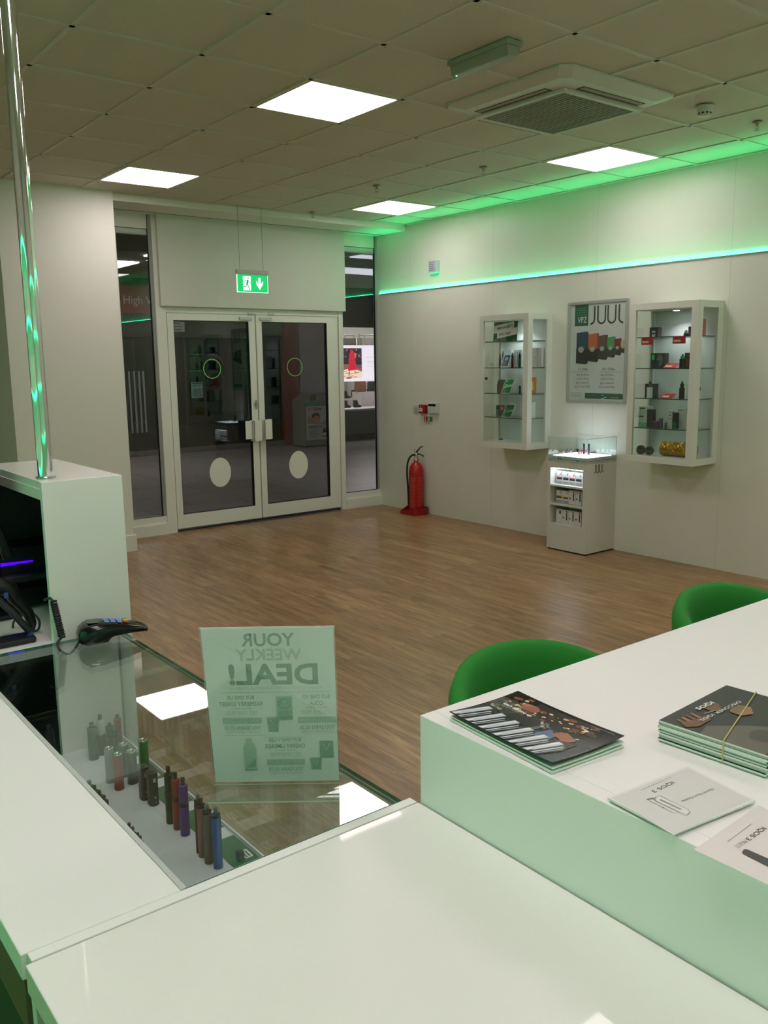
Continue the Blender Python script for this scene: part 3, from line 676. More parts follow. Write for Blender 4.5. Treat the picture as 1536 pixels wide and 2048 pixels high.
def dots(n, u0, u1, v0, v1, cols, r0, r1, sq=.6):
    for i in range(n):
        u = rd.uniform(u0, u1); v = rd.uniform(v0, v1); r = rd.uniform(r0, r1); q = rd.uniform(-.4, .4)
        pm.poly([(u + r * math.cos(a + q), v + r * sq * math.sin(a + q)) for a in (0, .9, 1.7, 2.6, 3.4, 4.3, 5.3)], pc(rd.choice(cols)), nl=(i % 4 == 0))
    pm.k += 1
dots(40, .004, .075, .074, mh - .035, [(86, 104, 92), (150, 160, 150), (60, 70, 60), (190, 170, 150), (110, 100, 90), (40, 46, 42)], .002, .006)
dots(34, .02, mw - .03, mh - .050, mh - .008, [(120, 72, 44), (88, 60, 48), (60, 44, 36), (196, 160, 120), (40, 34, 32)], .003, .009)
dots(30, .02, mw - .04, mh - .045, mh - .012, [(228, 214, 196), (240, 236, 226), (206, 180, 150), (232, 190, 130), (170, 120, 80)], .0015, .0048)
dots(22, mw * .45, mw - .03, .075, mh - .055, [(228, 214, 196), (150, 110, 80), (90, 90, 90), (200, 190, 176), (60, 56, 56)], .0015, .006)
pm.disc(.062, .112, .017, .012, pc((150, 96, 82)), 18); pm.disc(.064, .103, .012, .008, pc((108, 58, 48)), 16); pm.disc(.055, .117, .012, .006, pc((176, 116, 102)), 14)
pm.poly([(.050, .064), (.112, .060), (.118, .084), (.088, .102), (.062, .092)], pc((30, 27, 28)))
pm.poly([(.088, .066), (.12, .060), (.124, .082), (.10, .092)], pc((92, 96, 98)))
pm.poly([(.128, .052), (.162, .040), (.158, .072), (.136, .082)], pc((92, 108, 144))).poly([(.144, .074), (.182, .062), (.190, .080), (.16, .092)], pc((156, 98, 78))).poly([(.166, .05), (.2, .048), (.2, .07), (.17, .066)], pc((60, 40, 34)))
dots(14, .10, .16, .08, .10, [(150, 160, 166), (96, 104, 108), (190, 196, 200)], .002, .005)
nW = 6
for i in range(nW):                                   # rolled napkins with cutlery along the near edge
    u = .003 + i * (mw - .03) / nW; k_ = (mw - .03) / nW
    L1 = .066 - .0015 * i
    for (d0, wq, col, l0) in ((0, .012, (190, 196, 206), 1.0), (.003, .0035, (236, 240, 246), 1.0), (.0095, .003, (88, 76, 72), .92), (.0135, .0022, (24, 24, 26), .95), (.0162, .0032, (206, 212, 222), .86), (.0195, .0016, (30, 30, 32), .9), (.0215, .0028, (150, 158, 170), .80), (.025, .0015, (60, 50, 46), .7)):
        pm.poly([(u + d0, .001), (u + d0 + wq, .001), (u + d0 + wq + .012, L1 * l0), (u + d0 + .012, L1 * l0 + .001)], pc(col, .22), nl=False)
        pm.k += 1
pm.text("Let's set you up", .022, .0905, .0095, PWHITE, 'l', .03, .062, rot=0).text('CHOOSE YOUR PERFECT DEVICE TODAY', .022, .0855, .0032, LGREY, 'l', 0, .050)
pm.text('YOUR GUIDE TO VAPING', mw - .055, mh - .010, .003, LGREY, 'l', 0, .045)
pm.build('cover_print', t)

def booklet_card(name, lb, cat, corners, zt, th, cov, edge, grp=None, par_off=0.0):
    """a thin booklet: corners in order around the top face"""
    cx = sum((q for q in corners), Vector()) / 4
    t = thing(name, lb, cat, (cx.x, cx.y, zt - th), 0, grp)
    mb = MB(); vs = [Vector((q.x, q.y, zt - th)) for q in corners] + [Vector((q.x, q.y, zt)) for q in corners]
    mb.add(vs, [(4, 5, 6, 7)], cov); mb.add(vs, [(3, 2, 1, 0), (0, 1, 5, 4), (1, 2, 6, 5), (2, 3, 7, 6), (3, 0, 4, 7)], edge)
    mb.build('cover', t); return t
# bundle of booklets under a rubber band
bz = .033; N_B = 11
q0, q1, q2 = flat(1318, 1440, H2 + bz), flat(1453, 1370, H2 + bz), None
ea = Vector((q1.x - q0.x, q1.y - q0.y, 0)); la = ea.length; ea.normalize()            # long? side along +x-ish
eb = Vector((ea.y, -ea.x, 0))                                                        # towards the camera
bn = flat(1500, 1535, H2 + bz); lb_ = (Vector((bn.x - q0.x, bn.y - q0.y, 0))).dot(eb)
la = max(la, .148); lb_ = max(lb_, .12)
BCOV = M((30, 28, 27), .42); EDG = M((226, 232, 226), .6); EDG2 = M((168, 178, 168), .6)
ORD = ['first', 'second', 'third', 'fourth', 'fifth', 'sixth', 'seventh', 'eighth', 'ninth', 'tenth', 'eleventh']
z = H2
for k in range(N_B):
    th = bz / N_B; j = random.Random(k).uniform(-.002, .002) if k < N_B - 1 else 0; jb = random.Random(k + 50).uniform(-.0015, .003) if k < N_B - 1 else 0
    o_ = Vector((q0.x, q0.y, 0)) + ea * j + eb * jb
    cs = [o_, o_ + eb * lb_, o_ + eb * lb_ + ea * la, o_ + ea * la]
    top = k == N_B - 1
    lb = 'black covered booklet on top of the rubber banded stack, hands on its cover' if top else ORD[k] + ' booklet up from the desk in the rubber banded stack'
    if k == 0: lb = 'bottom booklet of the rubber banded stack on the desk'
    tb = booklet_card('booklet', lb, 'booklet', cs, z + th - .0002, th - .0002, BCOV, EDG if k % 3 else EDG2, 'booklets in the banded stack')
    z += th
    if top:
        p = Print(o_ + Vector((0, 0, z)), ea, -eb, (0, 0, 1), step=.0001)   # u along ea, v back from the camera
        # pictures: v runs from 0 (far edge) to -lb_ (near edge)
        SK = M((150, 104, 78), .3); SK2 = M((112, 72, 52), .3); FAB = M((92, 84, 76), .35); FAB2 = M((66, 58, 54), .35)
        p.poly([(.0, -lb_ * .98), (.0, -lb_ * .40), (.03, -lb_ * .36), (.075, -lb_ * .62), (.12, -lb_ * .98)], FAB)
        p.disc(.055, -lb_ * .80, .022, .018, FAB2)
        for q in range(4): p.poly([(.012 + q * .011, -.034 - q * .002), (.018 + q * .011, -.016 - q * .002), (.024 + q * .011, -.018), (.020 + q * .011, -.040)], SK if q % 2 else SK2)
        p.poly([(.004, -.040), (.012, -.028), (.06, -.040), (.056, -.052), (.02, -.052)], SK2)
        p.poly([(.085, -.020), (.11, -.014), (.118, -.03), (.098, -.046), (.084, -.036)], SK2).poly([(.10, -.060), (.135, -.052), (.140, -.07), (.118, -.084), (.10, -.076)], SK)
        p.disc(.118, -.060, .018, .008, M((120, 96, 60), .3)); p.stroke([(.068, -.034), (.09, -.040)], .0012, LGREY)
        for txt, a_, b_, hh_, bo in (('IQOS', (1421, 1405), (1389, 1419), .011, .02), ('DISCOVER IQOS.', (1476, 1404), (1396, 1443), .0085, .0)):
            A_, B_ = at(*a_, 2, z), at(*b_, 2, z); d_ = Vector((B_.x - A_.x, B_.y - A_.y, 0)); l_ = d_.length; d_.normalize()
            q = Print(A_, d_, Vector((-d_.y, d_.x, 0)), (0, 0, 1), step=.0001); q.k = 18; q.text(txt, 0, 0, hh_, PWHITE, 'l', bo, l_); q.build('lettering', tb)
        p.build('cover_print', tb)
        # the band
        r = M((196, 178, 120), .6); f_ = .60
        tr_ = thing('rubber_band', 'pale rubber band stretched round the stack of black booklets', 'rubber band', (q0.x, q0.y, H2 + bz))
        A0 = o_ + eb * lb_ * 0 ; 
        pa = [o_ - ea * .0012 + eb * lb_ * .62, o_ + ea * (la + .0012) + eb * lb_ * .30]
        hh = [H2 + .0012, H2 + bz + .0012]
        loop = [Vector((pa[0].x, pa[0].y, hh[0])), Vector((pa[0].x, pa[0].y, hh[1])), Vector((pa[1].x, pa[1].y, hh[1])), Vector((pa[1].x, pa[1].y, hh[0]))]
        mb = MB(); mb.tube(loop, .0011, r, 6); mb.build('band', tr_)

# white leaflets
def leaflet(corn, zt, th, lb, kind):
    cs = [flat(*c_, zt) for c_ in corn]       # left, near, right, far
    t = booklet_card('leaflet', lb, 'leaflet', cs, zt, th, M((222, 220, 218), .35), M((232, 236, 232), .5))
    o_ = Vector((cs[3].x, cs[3].y, zt))       # far corner; text reads from the far side (upside down to us)
    eu = (cs[0] - cs[3]); W = Vector((eu.x, eu.y, 0)).length; ev = (cs[2] - cs[3]); Hh = Vector((ev.x, ev.y, 0)).length
    eu = Vector((eu.x, eu.y, 0)).normalized(); ev = Vector((ev.x, ev.y, 0)).normalized()
    return t, o_, eu, ev, W, Hh
t, o_, eu, ev, W, Hh = leaflet([(1215, 1595), (1350, 1666), (1511, 1601), (1375, 1532)], H2 + .006, .0028, 'white square leaflet with an outline drawing of a device, left of the other leaflet', 0)
BORD = M((238, 238, 236), .4); PAN = M((206, 205, 203), .4); DRW = M((120, 120, 120), .4)
# u runs from the left corner to the far corner (reads right to left for us), v towards the near corner
lc, nc, rc, fc_ = [flat(*c_, H2 + .006) for c_ in ((1215, 1595), (1350, 1666), (1511, 1601), (1375, 1532))]
def leafprint(lc, nc, rc, fc_, par, kind):
    X = Vector((lc.x - fc_.x, lc.y - fc_.y, 0)); W = X.length; X.normalize()     # from far corner to left corner
    Y = Vector((rc.x - fc_.x, rc.y - fc_.y, 0)); H = Y.length; Y.normalize()
    # the reader sits on the far right; reading direction = far corner -> left corner ; top of page = left edge...
    p = Print(fc_, X, -Y, (0, 0, 1), step=.0001)
    # artwork u along X (0..W), v = -(distance along Y)
    p.rect(.004, -H + .004, W - .004, -.004, PAN)
    return p, W, H
p, W, Hh = leafprint(lc, nc, rc, fc_, t, 0)
# in the photo the words run from the upper right to the lower left, seen upside down: u direction mirrored by a half turn
def lt(p, s, u, v, size, m, wd, b=0.0):          # text whose baseline runs along -Y... turned by 90 degrees
    return p.text(s, u, v, size, m, 'l', b, wd, rot=0)
def words(origin, dirU, upV, items, par, name='print'):
    q = Print(origin, dirU, upV, (0, 0, 1), step=.0001); q.k = 4
    for it in items:
        if it[0] == 't': q.text(it[1], it[2], it[3], it[4], it[5], 'l', it[7], it[6])
        elif it[0] == 's': q.stroke(it[1], it[2], it[3])
        elif it[0] == 'r': q.rect(*it[1:6])
        elif it[0] == 'p': q.poly(it[1], it[2])
    return q.build(name, par)
def photo_frame(z, a, b):
    """writing direction taken from two points the photo shows on the page"""
    A_, B_ = flat(*a, z), flat(*b, z); d = Vector((B_.x - A_.x, B_.y - A_.y, 0)); return Vector((A_.x, A_.y, z)), d.normalized(), d.length
p.build('panel_print', t)
zz = H2 + .006
A_, d, l = photo_frame(zz, (1343, 1563), (1303, 1582)); up = Vector((-d.y, d.x, 0))
words(A_, d, up, [('t', 'IQOS 3', 0, 0, .0085, M((70, 70, 70), .4), l * 1.02, .01)], t, 'title_lettering')
A_, d, l = photo_frame(zz, (1424, 1577), (1362, 1602)); up = Vector((-d.y, d.x, 0))
words(A_, d, up, [('t', 'Quick Start Guide', 0, 0, .0065, M((120, 120, 120), .4), l, 0)], t, 'subtitle_lettering')
A_, d, l = photo_frame(zz, (1342, 1555), (1281, 1581)); words(A_, d, Vector((-d.y, d.x, 0)), [('s', [(0, 0), (l, 0)], .0005, DRW)], t, 'rule')
def outline(pts, par, wd, m, name, z=zz):
    q = Print((0, 0, z), (1, 0, 0), (0, 1, 0), (0, 0, 1), step=.0001); q.k = 5
    q.stroke([(flat(*a, z).x, flat(*a, z).y) for a in pts], wd, m); return q.build(name, par)
q = Print((0, 0, zz), (1, 0, 0), (0, 1, 0), (0, 0, 1), step=.0001); q.k = 5
fl = lambda a: (flat(*a, zz).x, flat(*a, zz).y)
q.poly([fl(a) for a in ((1308, 1600), (1318, 1592), (1380, 1622), (1378, 1630), (1370, 1632))], M((214, 214, 213), .4))
q.stroke([fl(a) for a in ((1308, 1601), (1311, 1595), (1320, 1592), (1376, 1620), (1380, 1626), (1374, 1630), (1366, 1628), (1310, 1602))], .0009, DRW)
q.stroke([fl(a) for a in ((1320, 1600), (1340, 1609), (1362, 1620))], .004, M((150, 150, 150), .4)).stroke([fl(a) for a in ((1294, 1600), (1306, 1597), (1312, 1600))], .002, M((110, 110, 110), .4))
q.stroke([fl(a) for a in ((1298, 1602), (1350, 1628), (1356, 1625))], .0007, DRW).disc(*fl((1326, 1616)), .0009, .0009, INK)
q.build('device_drawing', t)

zz = H2 + .009
def z2(a): v = flat(*a, zz); return v
t = booklet_card('leaflet', 'white leaflet with a black bar drawing, cut off by the right edge of the photo', 'leaflet',
                 [z2((1388, 1699)), z2((1540, 1771)), z2((1667, 1686)), z2((1517, 1610))], zz, .0042, M((216, 208, 208), .35), M((226, 232, 228), .5))
A_, d, l = photo_frame(zz, (1524, 1654), (1490, 1678)); up = Vector((-d.y, d.x, 0))
words(A_, d, up, [('t', 'IQOS 3', 0, 0, .0085, M((60, 60, 60), .4), l, .01)], t, 'title_lettering')
A_, d, l = photo_frame(zz, (1487, 1680), (1468, 1692)); up = Vector((-d.y, d.x, 0))
words(A_, d, up, [('t', 'MULTI', 0, 0, .0085, M((150, 148, 148), .4), l, 0)], t, 'subtitle_lettering')
A_, d, l = photo_frame(zz, (1503, 1648), (1455, 1684)); words(A_, d, Vector((-d.y, d.x, 0)), [('s', [(0, 0), (l, 0)], .0005, DRW)], t, 'rule')
q = Print((0, 0, zz), (1, 0, 0), (0, 1, 0), (0, 0, 1), step=.0001); q.k = 4
q.poly([(z2(a).x, z2(a).y) for a in ((1484, 1704), (1488, 1699), (1494, 1699), (1560, 1728), (1556, 1740), (1548, 1740), (1485, 1708))], M((46, 42, 44), .35)); q.build('device_drawing', t)
#PART3
# ================================================================= CEILING FITTINGS
t = thing('air_conditioning_cassette', 'square white ceiling air conditioning cassette with a grey intake grille', 'air conditioner', (1.33, -1.07, ZC))
AC0, AC1, BC0, BC1 = .865, 1.795, -1.53, -.625; zb = ZC - .032
ACW = M((206, 204, 192), .45)
def octo(x0, x1, y0, y1, c): return [(x0 + c, y0), (x1 - c, y0), (x1, y0 + c), (x1, y1 - c), (x1 - c, y1), (x0 + c, y1), (x0, y1 - c), (x0, y0 + c)]
mb = MB()
oA = octo(AC0, AC1, BC0, BC1, .05); oB = octo(AC0 + .07, AC1 - .07, BC0 + .07, BC1 - .07, .05)
n = 8; vs = [(x, y, ZC + .006) for x, y in oA] + [(x, y, ZC - .006) for x, y in oA] + [(x, y, zb) for x, y in oB]
mb.add(vs, [(i, (i + 1) % n, n + (i + 1) % n, n + i) for i in range(n)] + [(n + i, n + (i + 1) % n, 2 * n + (i + 1) % n, 2 * n + i) for i in range(n)], ACW)
ix0, ix1, iy0, iy1 = 1.10, 1.70, -1.31, -.71
o8 = [(x, y, zb) for x, y in oB]
mb.add(o8, [tuple(range(8))], ACW)
mb.build('housing', t)
g = MB(); GR = M((140, 136, 122), .6)
g.box((ix0, iy0, zb - .012), (ix1, iy1, zb - .002), GR)
for k in range(22):
    x = ix0 + .012 + k * (ix1 - ix0 - .024) / 21; g.box((x - .004, iy0 + .01, zb - .016), (x + .004, iy1 - .01, zb - .012), M((158, 154, 140), .5))
g.build('intake_grille', t)
fr = MB(); 
for a, b in (((ix0 - .03, iy0 - .03, zb - .016), (ix0, iy1 + .03, zb)), ((ix1, iy0 - .03, zb - .016), (ix1 + .03, iy1 + .03, zb)), ((ix0, iy0 - .03, zb - .016), (ix1, iy0, zb)), ((ix0, iy1, zb - .016), (ix1, iy1 + .03, zb))): fr.box(a, b, ACW)
fr.build('grille_frame', t, bevel=.003)
for a, b in (((ix0 - .10, iy0 + .04, zb - .001), (ix0 - .042, iy1 - .04, zb + .004)), ((ix1 + .035, iy0 + .04, zb - .001), (ix1 + .075, iy1 - .04, zb + .004)),
             ((ix0 + .04, iy0 - .10, zb - .001), (ix1 - .04, iy0 - .042, zb + .004)), ((ix0 + .04, iy1 + .035, zb - .001), (ix1 - .04, iy1 + .075, zb + .004))):
    v_ = MB(); v_.box(a, b, M((58, 54, 44), .7)); v_.build('air_outlet', t)
for k, (a, b) in enumerate((((ix0 - .098, iy0 + .045, zb - .004), (ix0 - .066, iy1 - .045, zb - .0015)), ((ix0 + .045, iy0 - .098, zb - .004), (ix1 - .045, iy0 - .066, zb - .0015)), ((ix0 + .045, iy1 + .052, zb - .004), (ix1 - .045, iy1 + .074, zb - .0015)))):
    v_ = MB(); v_.box(a, b, M((150, 138, 120), .6)); v_.build('louvre', t)

def smoke(x, y, r=.05):
    t = thing('smoke_detector', 'round white smoke detector on the ceiling right of the air conditioning cassette', 'smoke detector', (x, y, ZC))
    MB().lathe([(0, 0), (r, 0), (r, -.012), (r * .96, -.016), (0, -.016)], (x, y, ZC), ACW, 36).build('base', t)
    mb = MB().lathe([(r * .9, -.016), (r * .88, -.03), (r * .74, -.036), (r * .74, -.048), (r * .6, -.054), (0, -.056)], (x, y, ZC), ACW, 36)
    mb.build('sensor_head', t)
    mb = MB()
    for k in range(10):
        a = 2 * PI * k / 10; mb.box((-.006, -.001, -.004), (.006, .001, .004), DGREY, Matrix.Translation((x + r * .745 * math.sin(a), y - r * .745 * math.cos(a), ZC - .042)) @ Matrix.Rotation(a, 4, 'Z'))
    mb.build('vent_slots', t)
smoke(2.083, -1.506)
SPM = M((168, 158, 136), .45, .2)
for k, (x, y, lb) in enumerate(((2.166, .367, 'ceiling sprinkler between the nearest light panel and the far right one'), (2.66, -1.50, 'ceiling sprinkler at the right edge of the photo beyond the smoke detector'), (2.19, 2.70, 'ceiling sprinkler near the shop front, left of the smallest light panel'), (1.93, 1.36, 'small ceiling sprinkler above the double doors area, in mid ceiling'))):
    t = thing('sprinkler', lb, 'sprinkler', (x, y, ZC), 0, 'fire sprinklers in the ceiling')
    MB().lathe([(0, 0), (.03, 0), (.028, -.006), (.010, -.008), (.008, -.022), (0, -.024)], (x, y, ZC), SPM, 20).build('rosette', t)
    mb = MB(); mb.tube([(x - .012, y, ZC - .018), (x - .014, y, ZC - .034), (x, y, ZC - .046)], .002, SPM, 6); mb.tube([(x + .012, y, ZC - .018), (x + .014, y, ZC - .034), (x, y, ZC - .046)], .002, SPM, 6); mb.build('yoke', t)
    MB().cyl((x, y, ZC - .050), .016, .002, SPM, n=16).build('deflector', t)

t = thing('emergency_light', 'translucent emergency light bulkhead with a small green indicator on the ceiling', 'emergency light', (.43, -1.40, ZC))
MB().box((.385, -1.60, ZC - .022), (.485, -1.20, ZC + .001), M((150, 156, 140), .5)).build('backplate', t, bevel=.004)
MB().prism([(.392, ZC - .02), (.402, ZC - .066), (.468, ZC - .066), (.478, ZC - .02)], 1, -1.59, -1.21, M((150, 152, 136), .25)).build('diffuser', t, bevel=.004)
gx = at(921, 116, 2, ZC - .068); MB().lathe([(0, -.002), (.0022, -.0015), (.003, 0), (.003, .002)], (.415, -1.235, ZC - .068), M((60, 255, 130), .4, emit=6, ecol=(.05, 1, .3)), 12).build('indicator', t)

# exit sign hanging in front of the doors --------------------------
ey = 2.80; e0 = at(473, 548, 1, ey); e1 = at(535, 554, 1, ey); eb_ = at(477, 584, 1, ey)
ex0, ex1, ez1, ez0 = e0.x, e1.x, e0.z, eb_.z
t = thing('exit_sign', 'green illuminated exit sign with running figure and down arrow hanging by two wires', 'exit sign', ((ex0 + ex1) / 2, ey, ez0))
MB().box((ex0 - .004, ey - .018, ez1), (ex1 + .004, ey + .018, ez1 + .042), M((176, 176, 166), .45)).build('housing', t, bevel=.004)
EG = M((0, 150, 70), .4, emit=.75, ecol=(.0, .62, .16)); EW = M((230, 250, 240), .4, emit=1.15, ecol=(.72, 1, .86))
MB().box((ex0 + .004, ey - .004, ez0 + .004), (ex1 - .004, ey + .004, ez1), EG).build('sign_panel', t)
mb = MB(); mb.box((ex0, ey - .0045, ez0), (ex0 + .004, ey + .0045, ez1), EW); mb.box((ex1 - .004, ey - .0045, ez0), (ex1, ey + .0045, ez1), EW); mb.box((ex0, ey - .0045, ez0), (ex1, ey + .0045, ez0 + .004), EW); mb.build('lit_edge', t)
for sgn in (1, -1):
    p = Print((ex0, ey - .0045, ez0) if sgn > 0 else (ex1, ey + .0045, ez0), (sgn, 0, 0), (0, 0, 1), (0, -sgn, 0), step=.0003)
    W = ex1 - ex0; H = ez1 - ez0
    p.rect(W * .19, H * .12, W * .44, H * .90, EW)
    gx_, gy_ = W * .315, H
    DG = M((0, 110, 50), .4, emit=.3, ecol=(0, .5, .15))
    p.disc(W * .355, H * .80, W * .020, W * .020, DG).stroke([(W * .345, H * .70), (W * .31, H * .44)], W * .05, DG).stroke([(W * .345, H * .68), (W * .27, H * .66), (W * .225, H * .52)], W * .018, DG)
    p.stroke([(W * .35, H * .66), (W * .38, H * .54), (W * .44, H * .55)], W * .018, DG).stroke([(W * .315, H * .46), (W * .36, H * .32), (W * .40, H * .13)], W * .026, DG).stroke([(W * .305, H * .46), (W * .275, H * .32), (W * .19, H * .33)], W * .024, DG)
    p.poly([(W * a_, H * b_) for a_, b_ in ((.61, .68), (.61, .50), (.72, .16), (.83, .50), (.83, .68), (.755, .47), (.755, .84), (.685, .84), (.685, .47))], EW)
    p.build('pictogram', t)
mb = MB(); mb.box((ex0 - .01, ey - .012, ZC - .004), (ex1 + .0, ey + .012, ZC + .0), ACW); mb.build('ceiling_bracket', t)
for x in (ex0 + .035, ex1 - .045): MB().cyl((x, ey, ez1 + .04), .0016, ZC - ez1 - .042, M((96, 94, 84), .5), n=8).build('wire', t)

# ================================================================= RIGHT WALL
X = XR
t = thing('fire_sounder', 'small white square alarm sounder high on the right wall above the light strip', 'alarm', (X, 2.35, 2.56))
MB().box((X - .045, 2.285, 2.50), (X, 2.41, 2.625), M((188, 186, 196), .4)).build('casing', t, bevel=.008)
mb = MB()
for k in range(5): mb.box((X - .0465, 2.325, 2.525 + k * .018), (X - .0448, 2.395, 2.532 + k * .018), M((120, 118, 130), .5))
mb.build('sound_slots', t)
t = thing('wall_socket_plate', 'plain white switch plate on the right wall left of the red call point', 'switch', (X, 2.66, 1.11))
MB().box((X - .012, 2.618, 1.075), (X, 2.705, 1.158), M((190, 194, 186), .4)).build('plate', t, bevel=.003)
MB().box((X - .016, 2.635, 1.10), (X - .0115, 2.688, 1.13), M((176, 180, 172), .4)).build('rocker', t, bevel=.001)
t = thing('fire_call_point', 'red square fire alarm call point on the right wall', 'call point', (X, 2.53, 1.12))
MB().box((X - .045, 2.475, 1.073), (X, 2.575, 1.165), M((150, 18, 18), .35)).build('casing', t, bevel=.006)
p = Print((X - .0455, 2.575, 1.073), (0, -1, 0), (0, 0, 1), (-1, 0, 0)); p.rect(.012, .022, .062, .055, PWHITE).rect(.02, .038, .052, .046, DGREY).disc(.03, .072, .005, .004, PWHITE).text('FIRE', .03, .060, .009, PWHITE, 'c').build('print', t)
t = thing('alarm_keypad', 'white alarm keypad with a dark display beside the red call point', 'keypad', (X, 2.37, 1.13))
MB().box((X - .03, 2.292, 1.078), (X, 2.445, 1.190), M((206, 210, 202), .35)).build('casing', t, bevel=.006)
MB().box((X - .0315, 2.32, 1.152), (X - .0298, 2.435, 1.176), BLACKG).build('display', t)
MB().box((X - .034, 2.30, 1.082), (X - .03, 2.425, 1.142), M((198, 202, 194), .4)).build('flap', t, bevel=.002)
t = thing('fire_action_notice', 'small red and green fire notice under the call point and keypad', 'notice', (X, 2.47, 1.0))
MB().box((X - .003, 2.395, .955), (X, 2.538, 1.045), M((206, 212, 200), .5)).build('board', t)
p = Print((X - .0032, 2.538, .955), (0, -1, 0), (0, 0, 1), (-1, 0, 0)); p.rect(.004, .03, .06, .088, RED).rect(.066, .03, .138, .088, M((120, 150, 122), .5)).rect(.105, .04, .132, .078, M((30, 130, 70), .5)).rect(.018, .068, .032, .082, PWHITE, nl=False).rect(.018, .036, .034, .06, PWHITE).lines(.07, .08, .10, 4, .013, .004, PWHITE, 3).lines(.008, .02, .13, 2, .009, .003, GREY, 4).build('print', t)

# poster in an aluminium snap frame --------------------------------
y0p, y1p, z0p, z1p = -.035, .595, 1.242, 2.104
t = thing('framed_poster', 'framed wall poster with big black lettering over a row of coloured packs', 'poster', (X, (y0p + y1p) / 2, z0p))
mb = MB(); fw = .026; AL = M((186, 188, 184), .3, .6)
for a, b in (((X - .016, y0p, z0p), (X, y0p + fw, z1p)), ((X - .016, y1p - fw, z0p), (X, y1p, z1p)), ((X - .016, y0p + fw, z0p), (X, y1p - fw, z0p + fw)), ((X - .016, y0p + fw, z1p - fw), (X, y1p - fw, z1p))): mb.box(a, b, AL)
mb.build('frame', t, bevel=.004)
MB().box((X - .006, y0p + .02, z0p + .02), (X - .001, y1p - .02, z1p - .02), M((222, 222, 218), .3)).build('poster_sheet', t)
p = Print((X - .0060, y1p - .02, z0p + .02), (0, -1, 0), (0, 0, 1), (-1, 0, 0), step=.00002); W = y1p - y0p - .04; H = z1p - z0p - .04
p.rect(.09 * W, H * .775, .335 * W, H * .99, M((24, 100, 74), .4)); 
p.text('VPZ', W * .225, H * .808, .070, PWHITE, 'c', .01, W * .17).lines(W * .12, H * .95, W * .31, 4, H * .022, H * .008, M((80, 140, 112), .4), 5)
BK = M((40, 38, 36), .4); sw = W * .027
def arc(cx, cy, r, a0, a1, n=10): return [(cx + r * math.cos(math.radians(a0 + (a1 - a0) * i / n)), cy + r * math.sin(math.radians(a0 + (a1 - a0) * i / n))) for i in range(n + 1)]
def juul(p, ox, oy, w_, h_, sw, m):
    """four tall strokes: hook, two U shapes, reversed hook"""
    r = w_ * .115; yb = oy + h_ * .14 + r * .6
    p.stroke([(ox + w_ * .125, oy + h_)] + arc(ox + w_ * .125 - r, yb, r, 0, -62) + [(ox, oy + h_ * .01)], sw, m, nl=False)
    for c in (.345, .655): p.stroke([(ox + w_ * c - r, oy + h_)] + [(ox + w_ * c - r, yb)] + arc(ox + w_ * c, yb, r, 180, 360) + [(ox + w_ * c + r, oy + h_)], sw, m, nl=False)
    p.stroke([(ox + w_ * .875, oy + h_)] + arc(ox + w_ * .875 + r, yb, r, 180, 242) + [(ox + w_, oy + h_ * .01)], sw, m)
juul(p, W * .375, H * .785, W * .57, H * .185, sw, BK)
PC = [(30, 78, 104), (206, 108, 70), (96, 62, 44), (56, 160, 84), (140, 24, 44), (206, 196, 140)]
x = W * .13; w_ = W * .215; top_, bot_ = H * .705, H * .385
for k, c in enumerate(PC):
    wk = w_ * (1 - .115 * k); tp = top_ - k * H * .019; bt = bot_ + k * H * .021
    sh = wk * .78; md = bt + (tp - bt) * .47
    p.poly([(x, md), (x + wk * .82, md - .0), (x + wk * .82, tp + H * .012 * (1 - k * .1)), (x, tp)], M(c, .4)).poly([(x + wk * .82, md), (x + wk, md), (x + wk, tp + .004), (x + wk * .82, tp + H * .012 * (1 - k * .1))], M(tuple(int(v * .8) for v in c), .4))
    p.poly([(x - W * .004, bt + .004), (x + wk * .82, bt - .004), (x + wk * .82, md), (x - W * .004, md)], M((40, 38, 36), .4)).poly([(x + wk * .82, bt - .004), (x + wk, bt + .006), (x + wk, md), (x + wk * .82, md)], M((26, 25, 24), .4))
    p.poly([(x + wk * .40 + wk * .26 * math.cos(PI * i / 3), md - wk * .02 + wk * .22 * math.sin(PI * i / 3)) for i in range(6)], M((176, 178, 174), .35))
    x += wk * (.98 - .02 * k) if k else wk
    if x > W * .93: break
INK2 = M((70, 74, 70), .5)
p.text('5 + 1 Free', W * .26, H * .318, .030, INK, 'c', .01, W * .17).text('10 + 3 Free', W * .72, H * .318, .030, INK, 'c', .01, W * .21)
p.rect(W * .02, H * .300, W * .34, H * .3025, INK).rect(W * .56, H * .300, W * .97, H * .3025, INK)
for cx, ls in ((.26, ('Buy 5x Packs', 'of JUUL Pods,', 'get 1 x pack of', 'JUUL Pods FREE')), (.70, ('Buy 10+ Packs', 'of JUUL Pods,', 'get 3 x packs of', 'JUUL Pods FREE'))):
    for q, l in enumerate(ls): p.text(l, W * cx, H * (.262 - q * .041), .024, INK2, 'c', 0, W * (.22, .23, .24, .28)[q])
p.rect(W * .31, H * .025, W * .985, H * .083, DGREEN).text("DON'T PAY MORE", W * .44, H * .055, .012, M((170, 150, 140), .5), 'c').text('GUARANTEED PRICE', W * .44, H * .035, .012, RED, 'c').text("GET THIS FREE", W * .84, H * .055, .012, RED, 'c').text('IN ANY STORE', W * .84, H * .035, .012, PWHITE, 'c')
p.poly([(W * .57, H * .02), (W * .70, H * .05), (W * .70, H * .045), (W * .58, H * .012)], PWHITE).text('VPZ', W * .63, H * .058, .012, PWHITE, 'c').lines(W * .03, H * .08, W * .28, 4, H * .013, H * .004, M((150, 158, 152), .5), 8)
p.build('print', t)
MB().box((X - .0085, y0p + .022, z0p + .022), (X - .0072, y1p - .022, z1p - .022), ACRYL).build('cover_sheet', t)

